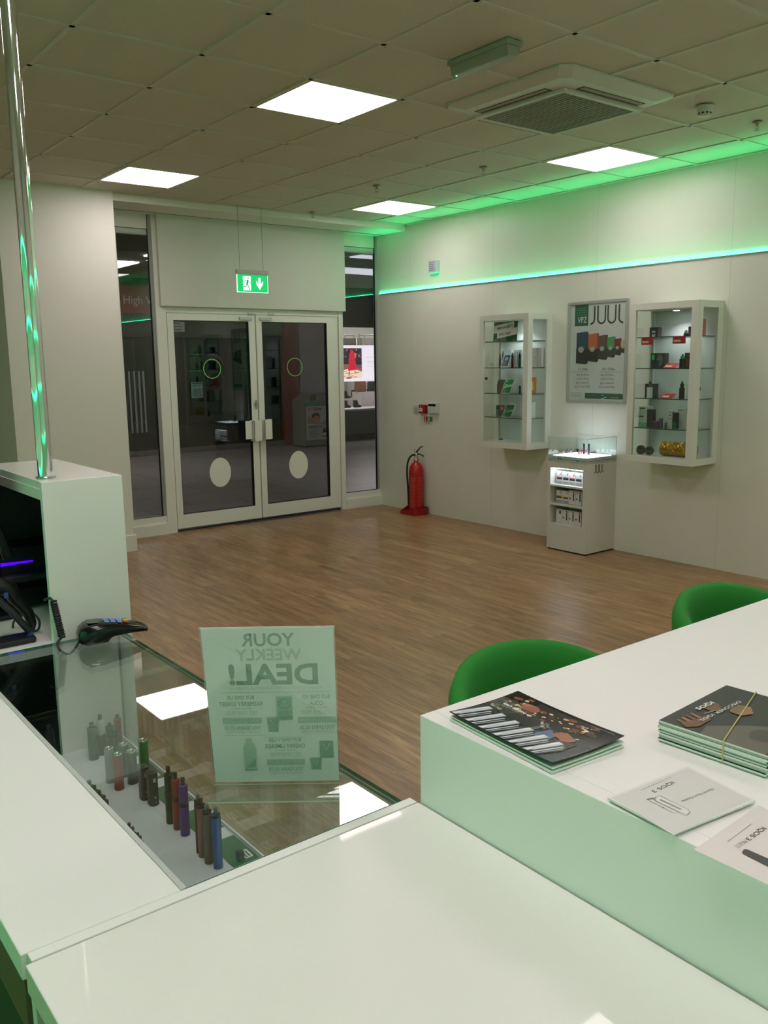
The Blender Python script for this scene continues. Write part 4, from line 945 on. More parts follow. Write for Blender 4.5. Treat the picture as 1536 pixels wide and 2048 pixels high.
# wall cabinets ----------------------------------------------------
CABW = M((216, 217, 208), .35)
def glow_spot(par, c, energy=1.1, col=(.95, .97, 1.0)):
    ld = bpy.data.lights.new('spot', 'SPOT'); ld.energy = energy; ld.color = col; ld.spot_size = math.radians(130); ld.spot_blend = .8; ld.shadow_soft_size = .02
    lo = bpy.data.objects.new('downlight_beam', ld); COL.objects.link(lo); lo.parent = par
    lo.matrix_basis = WM[par.name].inverted() @ Matrix.Translation(c)
def cabinet(lb, xf, y0, y1, z0, z1, shz, gl):
    t = thing('display_cabinet', lb, 'cabinet', (X, (y0 + y1) / 2, z0), 0, 'glazed wall cabinets')
    wz, ws = .05, .052
    mb = MB()
    mb.box((xf, y0, z0), (X, y1, z0 + wz), CABW); mb.box((xf, y0, z1 - wz), (X, y1, z1), CABW)
    mb.box((xf, y1 - .05, z0 + wz), (xf + .022, y1, z1 - wz), CABW)                 # front stiles
    mb.box((xf, y0, z0 + wz), (xf + .058, y0 + .022, z1 - wz), CABW); mb.box((xf, y0 + .022, z0 + wz), (xf + .022, y0 + .058, z1 - wz), CABW)
    mb.box((X - .068, y0, z0 + wz), (X, y0 + .022, z1 - wz), CABW)
    mb.box((X - .068, y1 - .022, z0 + wz), (X, y1, z1 - wz), CABW)
    mb.box((X - .02, y0 + .022, z0 + wz), (X - .001, y1 - .022, z1 - wz), M((220, 226, 226), .45))
    mb.build('carcass', t, bevel=.001)
    MB().glassbox((xf + .008, y0 + .05, z0 + wz - .002), (xf + .013, y1 - .045, z1 - wz + .002), CABGLASS, GEDGE, 0).build('front_glass', t)
    MB().glassbox((xf + .05, y0 + .008, z0 + wz - .002), (X - .06, y0 + .013, z1 - wz + .002), CABGLASS, GEDGE, 1).build('side_glass', t)
    MB().glassbox((xf + .022, y1 - .016, z0 + wz - .002), (X - .06, y1 - .011, z1 - wz + .002), CABGLASS, GEDGE, 1).build('side_glass', t)
    for z in shz: MB().glassbox((xf + .03, y0 + .022, z - .003), (X - .022, y1 - .03, z + .004), CABGLASS, M((44, 74, 66), .2), 2).build('glass_shelf', t)
    # sliding inner door with round lock seen at the far end
    mb = MB(); mb.cyl((X - .07, y1 - .035, z0 + wz + .02), .006, z1 - z0 - 2 * wz - .04, STEEL, n=10); mb.build('hinge_post', t)
    MB().cyl((xf + .014, y1 - .075, (z0 + z1) / 2 + .03), .014, .008, BLACK, axis=0, n=20).build('lock', t) if gl else None
    mb = MB(); mb.cyl(((xf + X) / 2, (y0 + y1) / 2, z1 - wz - .008), .03, .008, STEEL, n=24); mb.build('downlight', t)
    MB().cyl(((xf + X) / 2, (y0 + y1) / 2, z1 - wz - .0095), .022, .0012, M((240, 245, 255), .4, emit=25, ecol=(.9, .95, 1)), n=20).build('downlight_lens', t)
    glow_spot(t, ((xf + X) / 2, (y0 + y1) / 2, z1 - wz - .014), 5.0)
    return t
S1 = [1.783, 1.549, 1.316, 1.098]; S2 = [1.775, 1.54, 1.312, 1.084]
cabinet('white wall cabinet left of the poster with a specials card on its top shelf', 3.126, .782, 1.387, .825, 2.02, S1, True)
cabinet('white wall cabinet right of the poster with red price cards and a gold bag', 3.111, -.876, -.288, .822, 2.03, S2, False)

# small goods: pixel columns are read on a plane through the middle of the cabinet
def spot(pxa, pxb, z, pytop, xp):
    a = at(pxa, 700, 0, xp); b = at(pxb, 700, 0, xp); zt = at((pxa + pxb) / 2, pytop, 0, xp).z
    return min(a.y, b.y), max(a.y, b.y), zt
def pbox(lb, pxa, pxb, pytop, z, xp, d, col, deco=None, name='boxed_product', cat='box', grp=None, rough=.4):
    y0, y1, zt = spot(pxa, pxb, z, pytop, xp); h = max(zt - z, .03)
    if y1 < 0: y0 = max(y0, -.845)
    t = thing(name, lb, cat, (xp + d / 2, (y0 + y1) / 2, z), 0, grp)
    MB().box((xp, y0, z), (xp + d, y1, z + h), M(col, rough)).build('carton', t, bevel=.0008)
    if deco:
        p = Print((xp - .0003, y1, z), (0, -1, 0), (0, 0, 1), (-1, 0, 0)); deco(p, y1 - y0, h); p.build('print', t)
    return t
def card(lb, pxa, pxb, pytop, z, xp, lean, deco, col=(232, 232, 228), name='price_card', cat='card', grp=None):
    y0, y1, zt = spot(pxa, pxb, z, pytop, xp); h = zt - z
    t = thing(name, lb, cat, (xp, (y0 + y1) / 2, z), 0, grp)
    V = Vector((lean, 0, h)); Nn = Vector((-h, 0, lean)).normalized()
    mb = MB(); a = [Vector((xp, y1, z)), Vector((xp, y0, z)), Vector((xp + lean, y0, z + h)), Vector((xp + lean, y1, z + h))]
    mb.add(a + [q - Nn * .0015 for q in a], [(0, 1, 2, 3), (7, 6, 5, 4), (0, 4, 5, 1), (1, 5, 6, 2), (2, 6, 7, 3), (3, 7, 4, 0)], M(col, .4)); mb.build('card', t)
    p = Print((xp, y1, z), (0, -1, 0), V, Nn, step=.0003); deco(p, y1 - y0, V.length); p.build('print', t); return t
def vape(lb, x, y, z, h, r, body, tank=(90, 92, 92), boxy=False, tip=(20, 20, 20), grp=None, cat='vaporiser', ring=None, frac=.62):
    t = thing('vaporiser', lb, cat, (x, y, z), 0, grp)
    bh = h * frac
    if boxy:
        mb = MB(); mb.prism([(x + r * 1.0 * math.copysign(abs(math.cos(a)) ** .6, math.cos(a)), y + r * 1.3 * math.copysign(abs(math.sin(a)) ** .6, math.sin(a))) for a in [2 * PI * i / 20 for i in range(20)]], 2, z, z + bh, M(body, .35)); mb.build('body', t, bevel=.001)
    else: MB().lathe([(0, 0), (r, 0), (r, bh * .98), (r * .94, bh), (0, bh)], (x, y, z), M(body, .3, .3), 20).build('body', t)
    MB().lathe([(0, bh), (r * .85, bh), (r * .85, bh + .004), (r * .95, bh + .006), (r * .95, h * .86), (r * .7, h * .88), (0, h * .88)], (x, y, z), M(tank, .2, .2), 20).build('tank', t)
    MB().lathe([(0, h * .88), (r * .42, h * .88), (r * .5, h * .97), (r * .44, h), (0, h)], (x, y, z), M(tip, .3), 16).build('mouthpiece', t)
    if ring: MB().lathe([(r * 1.01, bh * .9), (r * 1.01, bh)], (x, y, z), M(ring, .3, .8), 20).build('ring', t)
    return t
def vape_px(lb, pxc, pytop, z, xp, r, body, **k):
    c = at(pxc, 700, 0, xp); h = at(pxc, pytop, 0, xp).z - z
    return vape(lb, xp, c.y, z, h, r, body, **k)
c8 = lambda x: 930 + x * .1465                    # columns and rows noted on an enlarged view of the left cabinet
r8 = lambda y: 610 + y * .1465
c9 = lambda x: 1230 + x * .1992
r9 = lambda y: 580 + y * .1992
SH = [z + .0042 for z in S1]
# top shelf: specials card
def d_special(p, W, H):
    p.rect(0, 0, W, H, M((34, 92, 52), .4)).poly([(W * 0, H * .50), (W * .85, H * .98), (W * .85, H * .68), (W * .17, H * .42), (W * 0, H * .42)], PWHITE).poly([(W * .0, H * .46), (0, H * .80), (W * .85, H), (W * .85, H * .68)], PWHITE)
    p.poly([(W * .16, H * .14), (W * .16, H * .50), (W, H * .70), (W, H * .34)], PWHITE).poly([(0, H * .80), (0, H), (W * .85, H)], M((34, 92, 52), .4))
    p.text("MANAGER'S", W * .17, H * .60, H * .20, M((50, 60, 54), .4), 'l', .02, W * .64, rot=.12).text('SPECIALS', W * .24, H * .26, H * .20, M((50, 60, 54), .4), 'l', .02, W * .50, rot=.12)
    p.rect(W * .04, H * .03, W * .16, H * .08, M((120, 190, 130), .4)).rect(W * .84, H * .03, W * .96, H * .08, M((190, 110, 60), .4))
card("green and white manager's specials card standing on the top glass shelf", c8(385), c8(705), r8(228), SH[0], 3.175, .012, d_special, name='sign_card')
# second shelf
card('small white text label standing on the second shelf of the left cabinet', c8(315), c8(410), r8(780), SH[1], 3.18, .01, lambda p, W, H: p.lines(W * .1, H * .8, W * .9, 4, H * .18, H * .06, GREY))
vape_px('slim black vaporiser behind the leaning grey card on the second shelf', c8(480), r8(655), SH[1], 3.30, .011, (26, 40, 36))
vape_px('tall black vaporiser peeking over the leaning grey card', c8(521), r8(632), SH[1], 3.33, .010, (34, 36, 38))
card('grey card with a blue screen picture leaning on the second shelf', c8(484), c8(590), r8(668), SH[1], 3.20, .05, lambda p, W, H: p.rect(W * .12, H * .1, W * .88, H * .9, M((44, 52, 62), .3)).rect(W * .3, H * .5, W * .7, H * .75, M((120, 170, 190), .3)).lines(W * .2, H * .4, W * .8, 4, H * .07, H * .03, M((150, 130, 130), .4)), (176, 190, 196))
for k, (a, b, tp, lb, mk) in enumerate(((590, 632, 612, 'white carton behind the grey card on the second shelf', None), (664, 700, 620, 'white carton with a slim pen picture on the second shelf', (60, 30, 40)), (706, 738, 612, 'white carton nearest the cabinet corner on the second shelf', (40, 80, 50)))):
    pbox(lb, c8(a), c8(b), r8(tp), SH[1], 3.31, .04, (214, 218, 216), (lambda mk: lambda p, W, H: p.rect(W * .4, H * .12, W * .62, H * .9, M(mk, .4)) if mk else p.rect(W * .2, H * .5, W * .8, H * .7, M((210, 120, 60), .4)))(mk), grp='cartons on the second shelf of the left cabinet')
vape_px('black topped vaporiser with a dark red body on the second shelf', c8(650), r8(652), SH[1], 3.24, .012, (120, 26, 36), tank=(40, 70, 60))
vape_px('green vaporiser nearest the cabinet corner on the second shelf', c8(748), r8(650), SH[1], 3.24, .012, (40, 84, 50), tank=(30, 40, 36))
for k, (yy, xx, col, lb) in enumerate(((.845, at(1066, 700, 1, .83).x, (206, 206, 204), 'grey lined carton behind the side glass of the left cabinet'), (.845, at(1077, 700, 1, .83).x, (196, 190, 190), 'pinkish lined carton behind the side glass of the left cabinet'), (.845, at(1085.5, 700, 1, .83).x, (228, 228, 226), 'white carton with a black dot nearest the wall in the left cabinet'))):
    t = thing('boxed_product', lb, 'box', (xx + .018, yy, SH[1]), 0, 'cartons behind the side glass of the left cabinet'); MB().box((xx, yy - .02, SH[1]), (xx + .036, yy + .02, SH[1] + .17), M(col, .4)).build('carton', t)
    p = Print((xx, yy - .0203, SH[1]), (1, 0, 0), (0, 0, 1), (0, -1, 0)); p.rect(.008, .02, .012, .15, LGREY).rect(.02, .02, .024, .15, GREY).disc(.025, .09, .004, .006, INK); p.build('print', t)
# third shelf
vape_px('boxy red vaporiser left of the green card on the third shelf', c8(468), r8(1025), SH[2], 3.22, .014, (120, 44, 36), boxy=True, tank=(70, 60, 56), frac=.72)
pbox('dark carton standing behind the red vaporiser on the third shelf', c8(478), c8(528), r8(1020), SH[2], 3.30, .05, (46, 34, 34))
def d_leaf(p, W, H): p.rect(W * .04, H * .02, W * .96, H * .98, M((32, 120, 62), .35)).poly([(0, H * .40), (W * .2, H * .52), (W * .95, H * .66), (W * .95, H * .48), (0, H * .34)], M((150, 210, 170), .4)).text('£24', W * .3, H * .54, H * .16, PWHITE, 'c').rect(W * .05, H * .8, W * .35, H * .96, M((90, 180, 150), .35))
card('green card leaning between the red vaporiser and the small bottle, third shelf', c8(498), c8(620), r8(1015), SH[2], 3.20, .06, d_leaf)
vape_px('small dark vaporiser near the corner of the third shelf', c8(757), r8(1095), SH[2], 3.28, .010, (110, 84, 70), tank=(30, 30, 30))
t = thing('boxed_product', 'orange carton behind the side glass of the left cabinet, third shelf', 'box', (3.23, .86, SH[2])); MB().box((3.19, .84, SH[2]), (at(1074.5, 700, 1, .84).x, .88, SH[2] + .145), M((214, 124, 50), .4)).build('carton', t, bevel=.004)
Print((3.19, .8397, SH[2]), (1, 0, 0), (0, 0, 1), (0, -1, 0)).rect(.01, .03, .075, .105, M((232, 200, 160), .4)).build('print', t)
# fourth shelf
pbox('dark carton with an orange picture on the fourth shelf', c8(428), c8(540), r8(1368), SH[3] + .0, 3.30, .05, (50, 34, 30), lambda p, W, H: p.disc(W * .75, H * .7, W * .2, H * .18, M((200, 96, 60), .4)))
vape_px('slim grey green vaporiser in front of the dark carton, fourth shelf', c8(456), r8(1362), SH[3], 3.22, .013, (62, 84, 74), tank=(50, 56, 54))
card('green card leaning on the fourth shelf of the left cabinet', c8(512), c8(636), r8(1362), SH[3], 3.20, .06, lambda p, W, H: p.rect(W * .04, H * .02, W * .96, H * .98, M((44, 104, 60), .35)).poly([(0, H * .40), (W * .95, H * .66), (W * .95, H * .44), (0, H * .34)], M((120, 170, 130), .4)).text('£19', W * .3, H * .56, H * .14, M((200, 220, 200), .4), 'c'))
t = thing('boxed_product', 'white carton with a column of dark dots behind the side glass, fourth shelf', 'box', (3.22, .86, SH[3])); MB().box((3.19, .84, SH[3]), (at(1073, 700, 1, .84).x, .88, SH[3] + .14), M((226, 228, 228), .4)).build('carton', t)
p = Print((at(1063, 700, 1, .84).x, .8397, SH[3]), (1, 0, 0), (0, 0, 1), (0, -1, 0)); [p.disc(.004, .02 + q * .021, .004, .005, INK, 8, nl=False) for q in range(5)]; p.build('print', t)
mb = MB(); mb.cyl((3.34, 1.31, .877), .012, .01, BLACK, n=14); mb.box((3.30, 1.27, .8755), (3.33, 1.30, .8835), DGREY); tag(mb.build('cabinet_key', origin=(3.33, 1.29, .876)), 'small dark key lying on the floor of the left cabinet', 'key')
# right cabinet ---------------------------------------------------
SH = [z + .0042 for z in S2]
pbox('black carton with a silver picture at the left of the top shelf', c9(340), c9(424), r9(375), SH[0], 3.28, .05, (30, 28, 28), lambda p, W, H: p.disc(W * .5, H * .55, W * .25, H * .12, M((190, 196, 196), .3)).rect(W * .3, H * .02, W * .7, H * .3, M((200, 204, 204), .3)))
pbox('brown carton partly behind the corner post on the top shelf', c9(726), c9(800), r9(365), SH[0], 3.28, .05, (70, 36, 28))
vape_px('small silver topped vaporiser beside the brown carton', c9(706), r9(402), SH[0], 3.2, .013, (40, 40, 44), tank=(190, 190, 190), boxy=True, frac=.45)
t = thing('boxed_product', 'thin carton with an orange edge behind the side glass, top shelf', 'box', (3.24, -.80, SH[0])); MB().box((at(1407, 700, 1, -.82).x, -.82, SH[0]), (at(1410, 700, 1, -.82).x, -.74, SH[0] + .12), M((190, 80, 50), .4)).build('carton', t)
RC = M((176, 34, 34), .4)
def d_red(p, W, H): p.rect(0, 0, W, H, RC).rect(W * .08, H * .24, W * .62, H * .52, M((226, 190, 184), .4)).disc(W * .25, H * .78, W * .12, H * .10, M((120, 20, 26), .4))
def hang(lb, xa, xb, ya, yb, z):
    xp = 3.138; a = at(c9(xa), 680, 0, xp); b = at(c9(xb), 680, 0, xp); zt = at(c9(xa), r9(ya), 0, xp).z; zb = at(c9(xa), r9(yb), 0, xp).z
    t = thing('price_card', lb, 'card', (xp, (a.y + b.y) / 2, zb), 0, 'red price cards in the right cabinet')
    MB().box((xp - .001, b.y, zb), (xp + .0, a.y, zt), RC).build('card', t); p = Print((xp - .0012, a.y, zb), (0, -1, 0), (0, 0, 1), (-1, 0, 0)); d_red(p, a.y - b.y, zt - zb); p.build('print', t)
hang('red price card hanging at the left end of the top shelf edge', 266, 385, 478, 552, 0)
hang('red price card hanging near the corner post from the top shelf edge', 580, 710, 466, 540, 0)
def lying(lb, xa, xb, z, k):
    a = at(c9(xa), 740, 0, 3.16); b = at(c9(xb), 740, 0, 3.16)
    t = thing('price_card', lb, 'card', (3.2, (a.y + b.y) / 2, z), 0, 'red price cards in the right cabinet')
    O_ = Vector((3.15, a.y, z + .001)); U_ = Vector((0, -1, 0)); V_ = Vector((.055, 0, .035)); Nn = Vector((-.035, 0, .055)).normalized(); W = a.y - b.y
    mb = MB(); q = [O_, O_ + U_ * W, O_ + U_ * W + V_, O_ + V_]; mb.add(q + [v - Nn * .001 for v in q], [(0, 1, 2, 3), (7, 6, 5, 4), (0, 4, 5, 1), (1, 5, 6, 2), (2, 6, 7, 3), (3, 7, 4, 0)], RC); mb.build('card', t)
    p = Print(O_, U_, V_, Nn); d_red(p, W, V_.length); p.build('print', t)
lying('red price card lying at the middle of the second shelf', 486, 612, SH[1], 0); lying('red price card lying at the middle of the third shelf', 470, 592, SH[2], 1)
pbox('carton with a green and grey picture behind the black device, second shelf', c9(362), c9(497), r9(634), SH[1], 3.28, .06, (38, 42, 38), lambda p, W, H: p.disc(W * .7, H * .5, W * .22, H * .4, M((110, 116, 110), .3)).rect(W * .08, H * .55, W * .28, H * .9, M((40, 200, 90), .3)))
vape_px('stout black vaporiser in front of the picture carton, second shelf', c9(412), r9(690), SH[1], 3.20, .020, (22, 22, 22), boxy=True, tank=(30, 30, 30), frac=.8)
pbox('dark brown carton beside the corner post on the second shelf', c9(702), c9(790), r9(630), SH[1], 3.28, .05, (66, 44, 38), lambda p, W, H: p.rect(W * .1, H * .1, W * .5, H * .6, M((130, 60, 48), .3)))
vape_px('black vaporiser with a pale green tank near the corner post', c9(682), r9(645), SH[1], 3.20, .016, (22, 22, 22), tank=(70, 160, 120), boxy=True, frac=.66)
pbox('black carton behind the white vaporiser on the third shelf', c9(315), c9(413), r9(942), SH[2] + .0, 3.29, .05, (40, 38, 34))
vape_px('white vaporiser with a grey tank on the third shelf', c9(365), r9(917), SH[2], 3.2, .016, (210, 212, 210), tank=(90, 90, 88), boxy=True, frac=.64)
vape_px('black vaporiser near the corner post on the third shelf', c9(690), r9(918), SH[2], 3.2, .015, (24, 24, 24), tank=(60, 60, 58), boxy=True, frac=.64)
t = thing('boxed_product', 'white carton with a dark square behind the side glass, third shelf', 'box', (3.26, -.80, SH[2])); MB().box((3.20, -.80, SH[2]), (3.33, -.74, SH[2] + .11), M((206, 212, 206), .4)).build('carton', t)
Print((3.20, -.8003, SH[2]), (1, 0, 0), (0, 0, 1), (0, -1, 0)).rect(.07, .06, .10, .085, INK).rect(.01, .095, .08, .1, INK).rect(.0, .01, .012, .08, INK).build('print', t)
pbox('large pale green carton at the left of the fourth shelf', c9(262), c9(365), r9(1170), SH[3], 3.26, .06, (190, 206, 186), lambda p, W, H: p.rect(W * .1, H * .88, W * .6, H * .93, INK).rect(W * .05, H * .46, W * .5, H * .53, DGREY).rect(0, 0, W, H * .2, M((120, 190, 150), .4)))
pbox('tall dark violet carton on the fourth shelf', c9(345), c9(414), r9(1200), SH[3] + .0, 3.2, .03, (48, 42, 54), None)
pbox('small dark violet carton lying in front on the fourth shelf', c9(366), c9(410), r9(1320), SH[3], 3.16, .03, (44, 36, 52))
pbox('small purple carton on the fourth shelf', c9(412), c9(466), r9(1318), SH[3], 3.16, .03, (84, 50, 82))
pbox('small slate carton between the purple one and the glass bottle', c9(470), c9(498), r9(1290), SH[3], 3.17, .02, (70, 82, 88))
vape_px('small clear bottle in the middle of the fourth shelf', c9(541), r9(1300), SH[3], 3.18, .010, (96, 110, 104), tank=(180, 190, 186), tip=(190, 200, 196))
pbox('white carton with a round mark on the fourth shelf', c9(562), c9(600), r9(1215), SH[3], 3.27, .04, (208, 214, 206), lambda p, W, H: p.disc(W * .5, H * .74, W * .25, H * .05, M((130, 60, 56), .4)).rect(W * .1, H * .93, W * .9, H * .96, INK).rect(W * .1, H * .5, W * .9, H * .56, GREY))
pbox('black upright device packet with a green base on the fourth shelf', c9(607), c9(650), r9(1232), SH[3], 3.22, .03, (36, 38, 38), lambda p, W, H: p.rect(0, 0, W, H * .38, M((30, 110, 66), .4)))
pbox('white carton beside the corner post on the fourth shelf', c9(655), c9(740), r9(1190), SH[3], 3.28, .04, (206, 212, 204), lambda p, W, H: p.rect(W * .1, H * .88, W * .5, H * .92, GREY))
t = thing('boxed_product', 'tall narrow white carton behind the side glass, fourth shelf', 'box', (3.22, -.80, SH[3])); MB().box((3.19, -.82, SH[3]), (3.25, -.77, SH[3] + .172), M((214, 218, 208), .4)).build('carton', t)
Print((3.19, -.8203, SH[3]), (1, 0, 0), (0, 0, 1), (0, -1, 0)).rect(.01, .155, .05, .163, INK).rect(.01, .02, .02, .04, INK).rect(.03, .03, .034, .12, LGREY).build('print', t)
zf = .822 + .0505
for k, (pa, pb) in enumerate(((213, 290), (300, 375))):
    a = at(c9(pa), 900, 0, 3.18); b = at(c9(pb), 900, 0, 3.18); r = (a.y - b.y) / 2; c = (3.18, (a.y + b.y) / 2, zf + r)
    t = thing('round_tin', ('black round tin at the far left of the cabinet floor', 'black round tin beside the gold bag')[k], 'tin', (3.19, c[1], zf), 0, 'black tins on the cabinet floor')
    MB().cyl((3.18, c[1], c[2]), r, .02, M((30, 27, 26), .3), axis=0, n=32).build('lid', t, bevel=.002)
    Print((3.1798, c[1] + r, zf), (0, -1, 0), (0, 0, 1), (-1, 0, 0)).ring(r, r, r * .9, r * .1, M((120, 110, 100), .4)).text('COTTON', r, r * .85, r * .35, LGREY, 'c').rect(r * .5, r * .55, r * 1.5, r * .65, M((150, 100, 90), .4)).build('print', t)
a = at(c9(425), 900, 0, 3.2); b = -.83
t = thing('gold_bag', 'crinkled gold foil bag of cotton lying on the cabinet floor', 'bag', (3.25, (a.y + b) / 2, zf))
vs = []; nu, nv = 44, 22; rd = random.Random(5); Wb = a.y - b; hb = .108
for i in range(nu + 1):
    for j in range(nv):
        an = 2 * PI * j / nv; u = i / nu; e = min(1, (u / .05), ((1 - u) / .05)); e = max(.12, e ** .5)
        wob = 1 + .06 * math.sin(u * 37 + j * 1.9) + .05 * math.sin(u * 61 - j * 2.7) + rd.uniform(-.03, .03)
        x = 3.245 + .045 * math.cos(an) * e * wob; z = zf + hb / 2 + hb / 2 * math.sin(an) * (e * .5 + .5) * (wob if math.sin(an) > 0 else 1)
        vs.append((x, a.y - Wb * u, max(z, zf + .0005)))
fs = [(i * nv + j, i * nv + (j + 1) % nv, (i + 1) * nv + (j + 1) % nv, (i + 1) * nv + j) for i in range(nu) for j in range(nv)]
MB().add(vs, fs, M((190, 140, 34), .28, .75, noise=.15, scale=30)).add(vs, [tuple(range(nv)), tuple(range(nu * nv, nu * nv + nv))], M((190, 140, 34), .28, .75, noise=.15, scale=30)).build('foil', t)
Print((3.192, a.y, zf), (0, -1, 0), (0, 0, 1), (-1, 0, 0)).text('COTTON  COTTON', Wb * .06, hb * .42, hb * .22, M((60, 44, 20), .4), 'l', .01, Wb * .60).text('100% ORGANIC COTTON', Wb * .06, hb * .2, hb * .12, M((70, 52, 24), .4), 'l', 0, Wb * .5).build('print', t)

# kiosk ------------------------------------------------------------
kx, ky0, ky1 = 3.05, .04, .462; kh = .768
KW = M((206, 206, 196), .35)
t = thing('display_kiosk', 'white floor standing display kiosk with lit shelves and a clear acrylic top', 'display stand', (3.24, .25, 0))
oy0, oy1, oz0, oz1 = .082, .432, .232, .712
mb = MB(); mb.box((kx, ky0, .012), (XR - .002, oy0, kh), KW); mb.box((kx, oy1, .012), (XR - .002, ky1, kh), KW)
mb.box((kx, oy0, .012), (XR - .002, oy1, oz0), KW); mb.box((kx, oy0, oz1), (XR - .002, oy1, kh), KW); mb.box((kx + .25, oy0, oz0), (XR - .002, oy1, oz1), KW)
mb.build('body', t); MB().box((kx + .01, ky0 + .01, 0), (XR - .01, ky1 - .01, .012), BLACK).build('plinth', t)
for z in (.560, .398): MB().box((kx + .001, oy0, z - .008), (kx + .25, oy1, z + .008), KW).build('shelf', t)
MB().box((kx + .02, oy0 + .02, oz1 - .006), (kx + .06, oy1 - .02, oz1 - .0005), M((230, 236, 255), .4, emit=14, ecol=(.78, .86, 1.0))).build('shelf_light', t)
MB().box((kx + .018, ky0 + .02, kh + .0005), (XR - .025, ky1 - .02, kh + .045), M((206, 206, 198), .35)).build('deck', t, bevel=.003)
MB().box((kx + .03, ky0 + .032, kh + .045), (XR - .037, ky1 - .032, kh + .049), M((240, 244, 255), .4, emit=4.0, ecol=(.80, .90, 1.0))).build('lit_deck', t)
MB().box((kx + .016, ky0 + .018, kh + .0165), (XR - .022, ky1 - .018, kh + .0195), M((70, 72, 66), .5)).build('shadow_gap', t)
az0, az1 = kh + .0008, .972
for a, b, thin in (((kx - .002, ky0, az0), (kx + .002, ky1, az1), 0), ((XR - .014, ky0, az0), (XR - .010, ky1, az1), 0), ((kx, ky0 - .002, az0), (XR - .01, ky0 + .002, az1), 1), ((kx, ky1 - .002, az0), (XR - .01, ky1 + .002, az1), 1), ((kx, ky0, az1), (XR - .01, ky1, az1 + .004), 2)):
    MB().glassbox(a, b, ACRYL, ACEDGE, thin).build('acrylic_pane', t)
MB().lathe([(0, -.008), (.010, -.008), (.012, 0), (.012, .006)], (kx + .012, .345, kh + .030), STEEL, 20, axis=0).build('lock', t)
p = Print((kx + .0178, .17, kh + .004), (0, -1, 0), (0, 0, 1), (-1, 0, 0)); juul(p, 0, .004, .022, .016, .0022, BK); p.build('small_logo', t)
p = Print((kx, ky0, 0), (1, 0, 0), (0, 0, 1), (0, -1, 0), step=.0004); juul(p, .09, .685, .125, .072, .0075, BK); p.build('side_logo', t)
# packs on its shelves
def pack(lb, y, z, kind, grp):
    w_, h_, d_ = .066, .118 if kind[0] != 'p' else .108, .03
    t = thing('boxed_product', lb, 'box', (kx + .06, y, z), 0, grp)
    MB().box((kx + .05, y - w_ / 2, z), (kx + .05 + d_, y + w_ / 2, z + h_), M((216, 216, 214), .4)).build('carton', t)
    p = Print((kx + .0498, y + w_ / 2, z), (0, -1, 0), (0, 0, 1), (-1, 0, 0))
    if kind[0] == 'p':
        p.rect(.004, .052, w_ - .006, .062, M(kind[1], .4)).rect(.004, .040, w_ - .006, .052, M((40, 38, 40), .4)).disc(w_ * .72, h_ * .80, .007, .007, M(kind[1], .4), 14).rect(.05, h_ - .010, w_ - .006, h_ - .005, INK).rect(0, 0, w_, .026, M((176, 178, 182), .4)).lines(.006, .02, .07, 3, .006, .0025, GREY)
    else:
        p.rect(w_ * .66, h_ * .26, w_ * .84, h_ * .80 if kind[1] else h_ * .9, M((46, 46, 46), .4)).rect(w_ * .66, h_ * .84, w_ * .86, h_ * .94, INK).disc(w_ * .2, h_ * .42, .007, .008, M((60, 60, 60), .4), 14) if kind[1] else p.poly([(w_ * .55, h_ * .9), (w_ * .85, h_ * .9), (w_ * .85, h_ * .72), (w_ * .7, h_ * .62), (w_ * .55, h_ * .72)], M((60, 60, 60), .4))
        p.text('JUUL', w_ * .08, h_ * .84, .009, GREY, 'l')
    p.build('print', t)
yl = at(1080 + 262 * .12698, 950, 0, kx + .05).y - .034
CC = [(190, 80, 80), (70, 110, 120), (170, 80, 60), (60, 96, 112)]; POS = ('leftmost', 'second', 'third', 'rightmost')
for k in range(4): pack(POS[k] + ' white pod pack on the lit top shelf of the kiosk', yl - k * .0695, .569, ('p', CC[k]), 'pod packs on the top kiosk shelf')
for k in range(4): pack(POS[k] + ' white pack on the middle shelf of the kiosk', yl - k * .0695, .4072, (('p', (210, 120, 50)), ('p', (206, 200, 60)), ('d', 1), ('d', 1))[k], 'packs on the middle kiosk shelf')
for k in range(4): pack(POS[k] + ' white pack on the bottom shelf of the kiosk', yl - k * .0695, .2325, (('d', 0), ('d', 1), ('d', 1), ('d', 1))[k], 'packs on the bottom kiosk shelf')
# pods and devices on the lit deck (columns noted on an enlarged view)
ck = lambda x: 1080 + x * .12698; rk = lambda y: 860 + y * .12698
zd = kh + .0494
for k, (px, pb, h, col, nm) in enumerate(((253, 352, .022, (110, 30, 40), 'dark red'), (290, 347, .022, (50, 56, 70), 'slate'), (327, 355, .028, (30, 120, 180), 'blue, taller'), (360, 345, .028, (40, 140, 170), 'blue, shorter'), (396, 358, .012, (220, 110, 60), 'orange red'), (430, 352, .022, (236, 150, 60), 'orange'), (470, 330, .022, (240, 180, 110), 'pale orange'), (498, 318, .022, (244, 200, 140), 'cream'),
                                            (612, 385, .026, (180, 40, 70), 'crimson, front'), (650, 376, .026, (200, 60, 90), 'pink, middle'), (722, 366, .024, (210, 70, 100), 'pink, rear'))):
    c = at(ck(px), rk(pb), 2, zd); c.x = min(max(c.x, kx + .04), XR - .05); c.y = min(max(c.y, ky0 + .04), ky1 - .04)
    mb = MB(); mb.box((c.x - .004, c.y - .007, zd), (c.x + .004, c.y + .007, zd + h), M(col, .35)); mb.box((c.x - .0035, c.y - .006, zd + h), (c.x + .0035, c.y + .006, zd + h + .006), M((50, 52, 56), .3))
    tag(mb.build('pod', origin=(c.x, c.y, zd)), nm + ' pod standing on the lit deck of the kiosk', 'pod', 'pods on the lit deck')
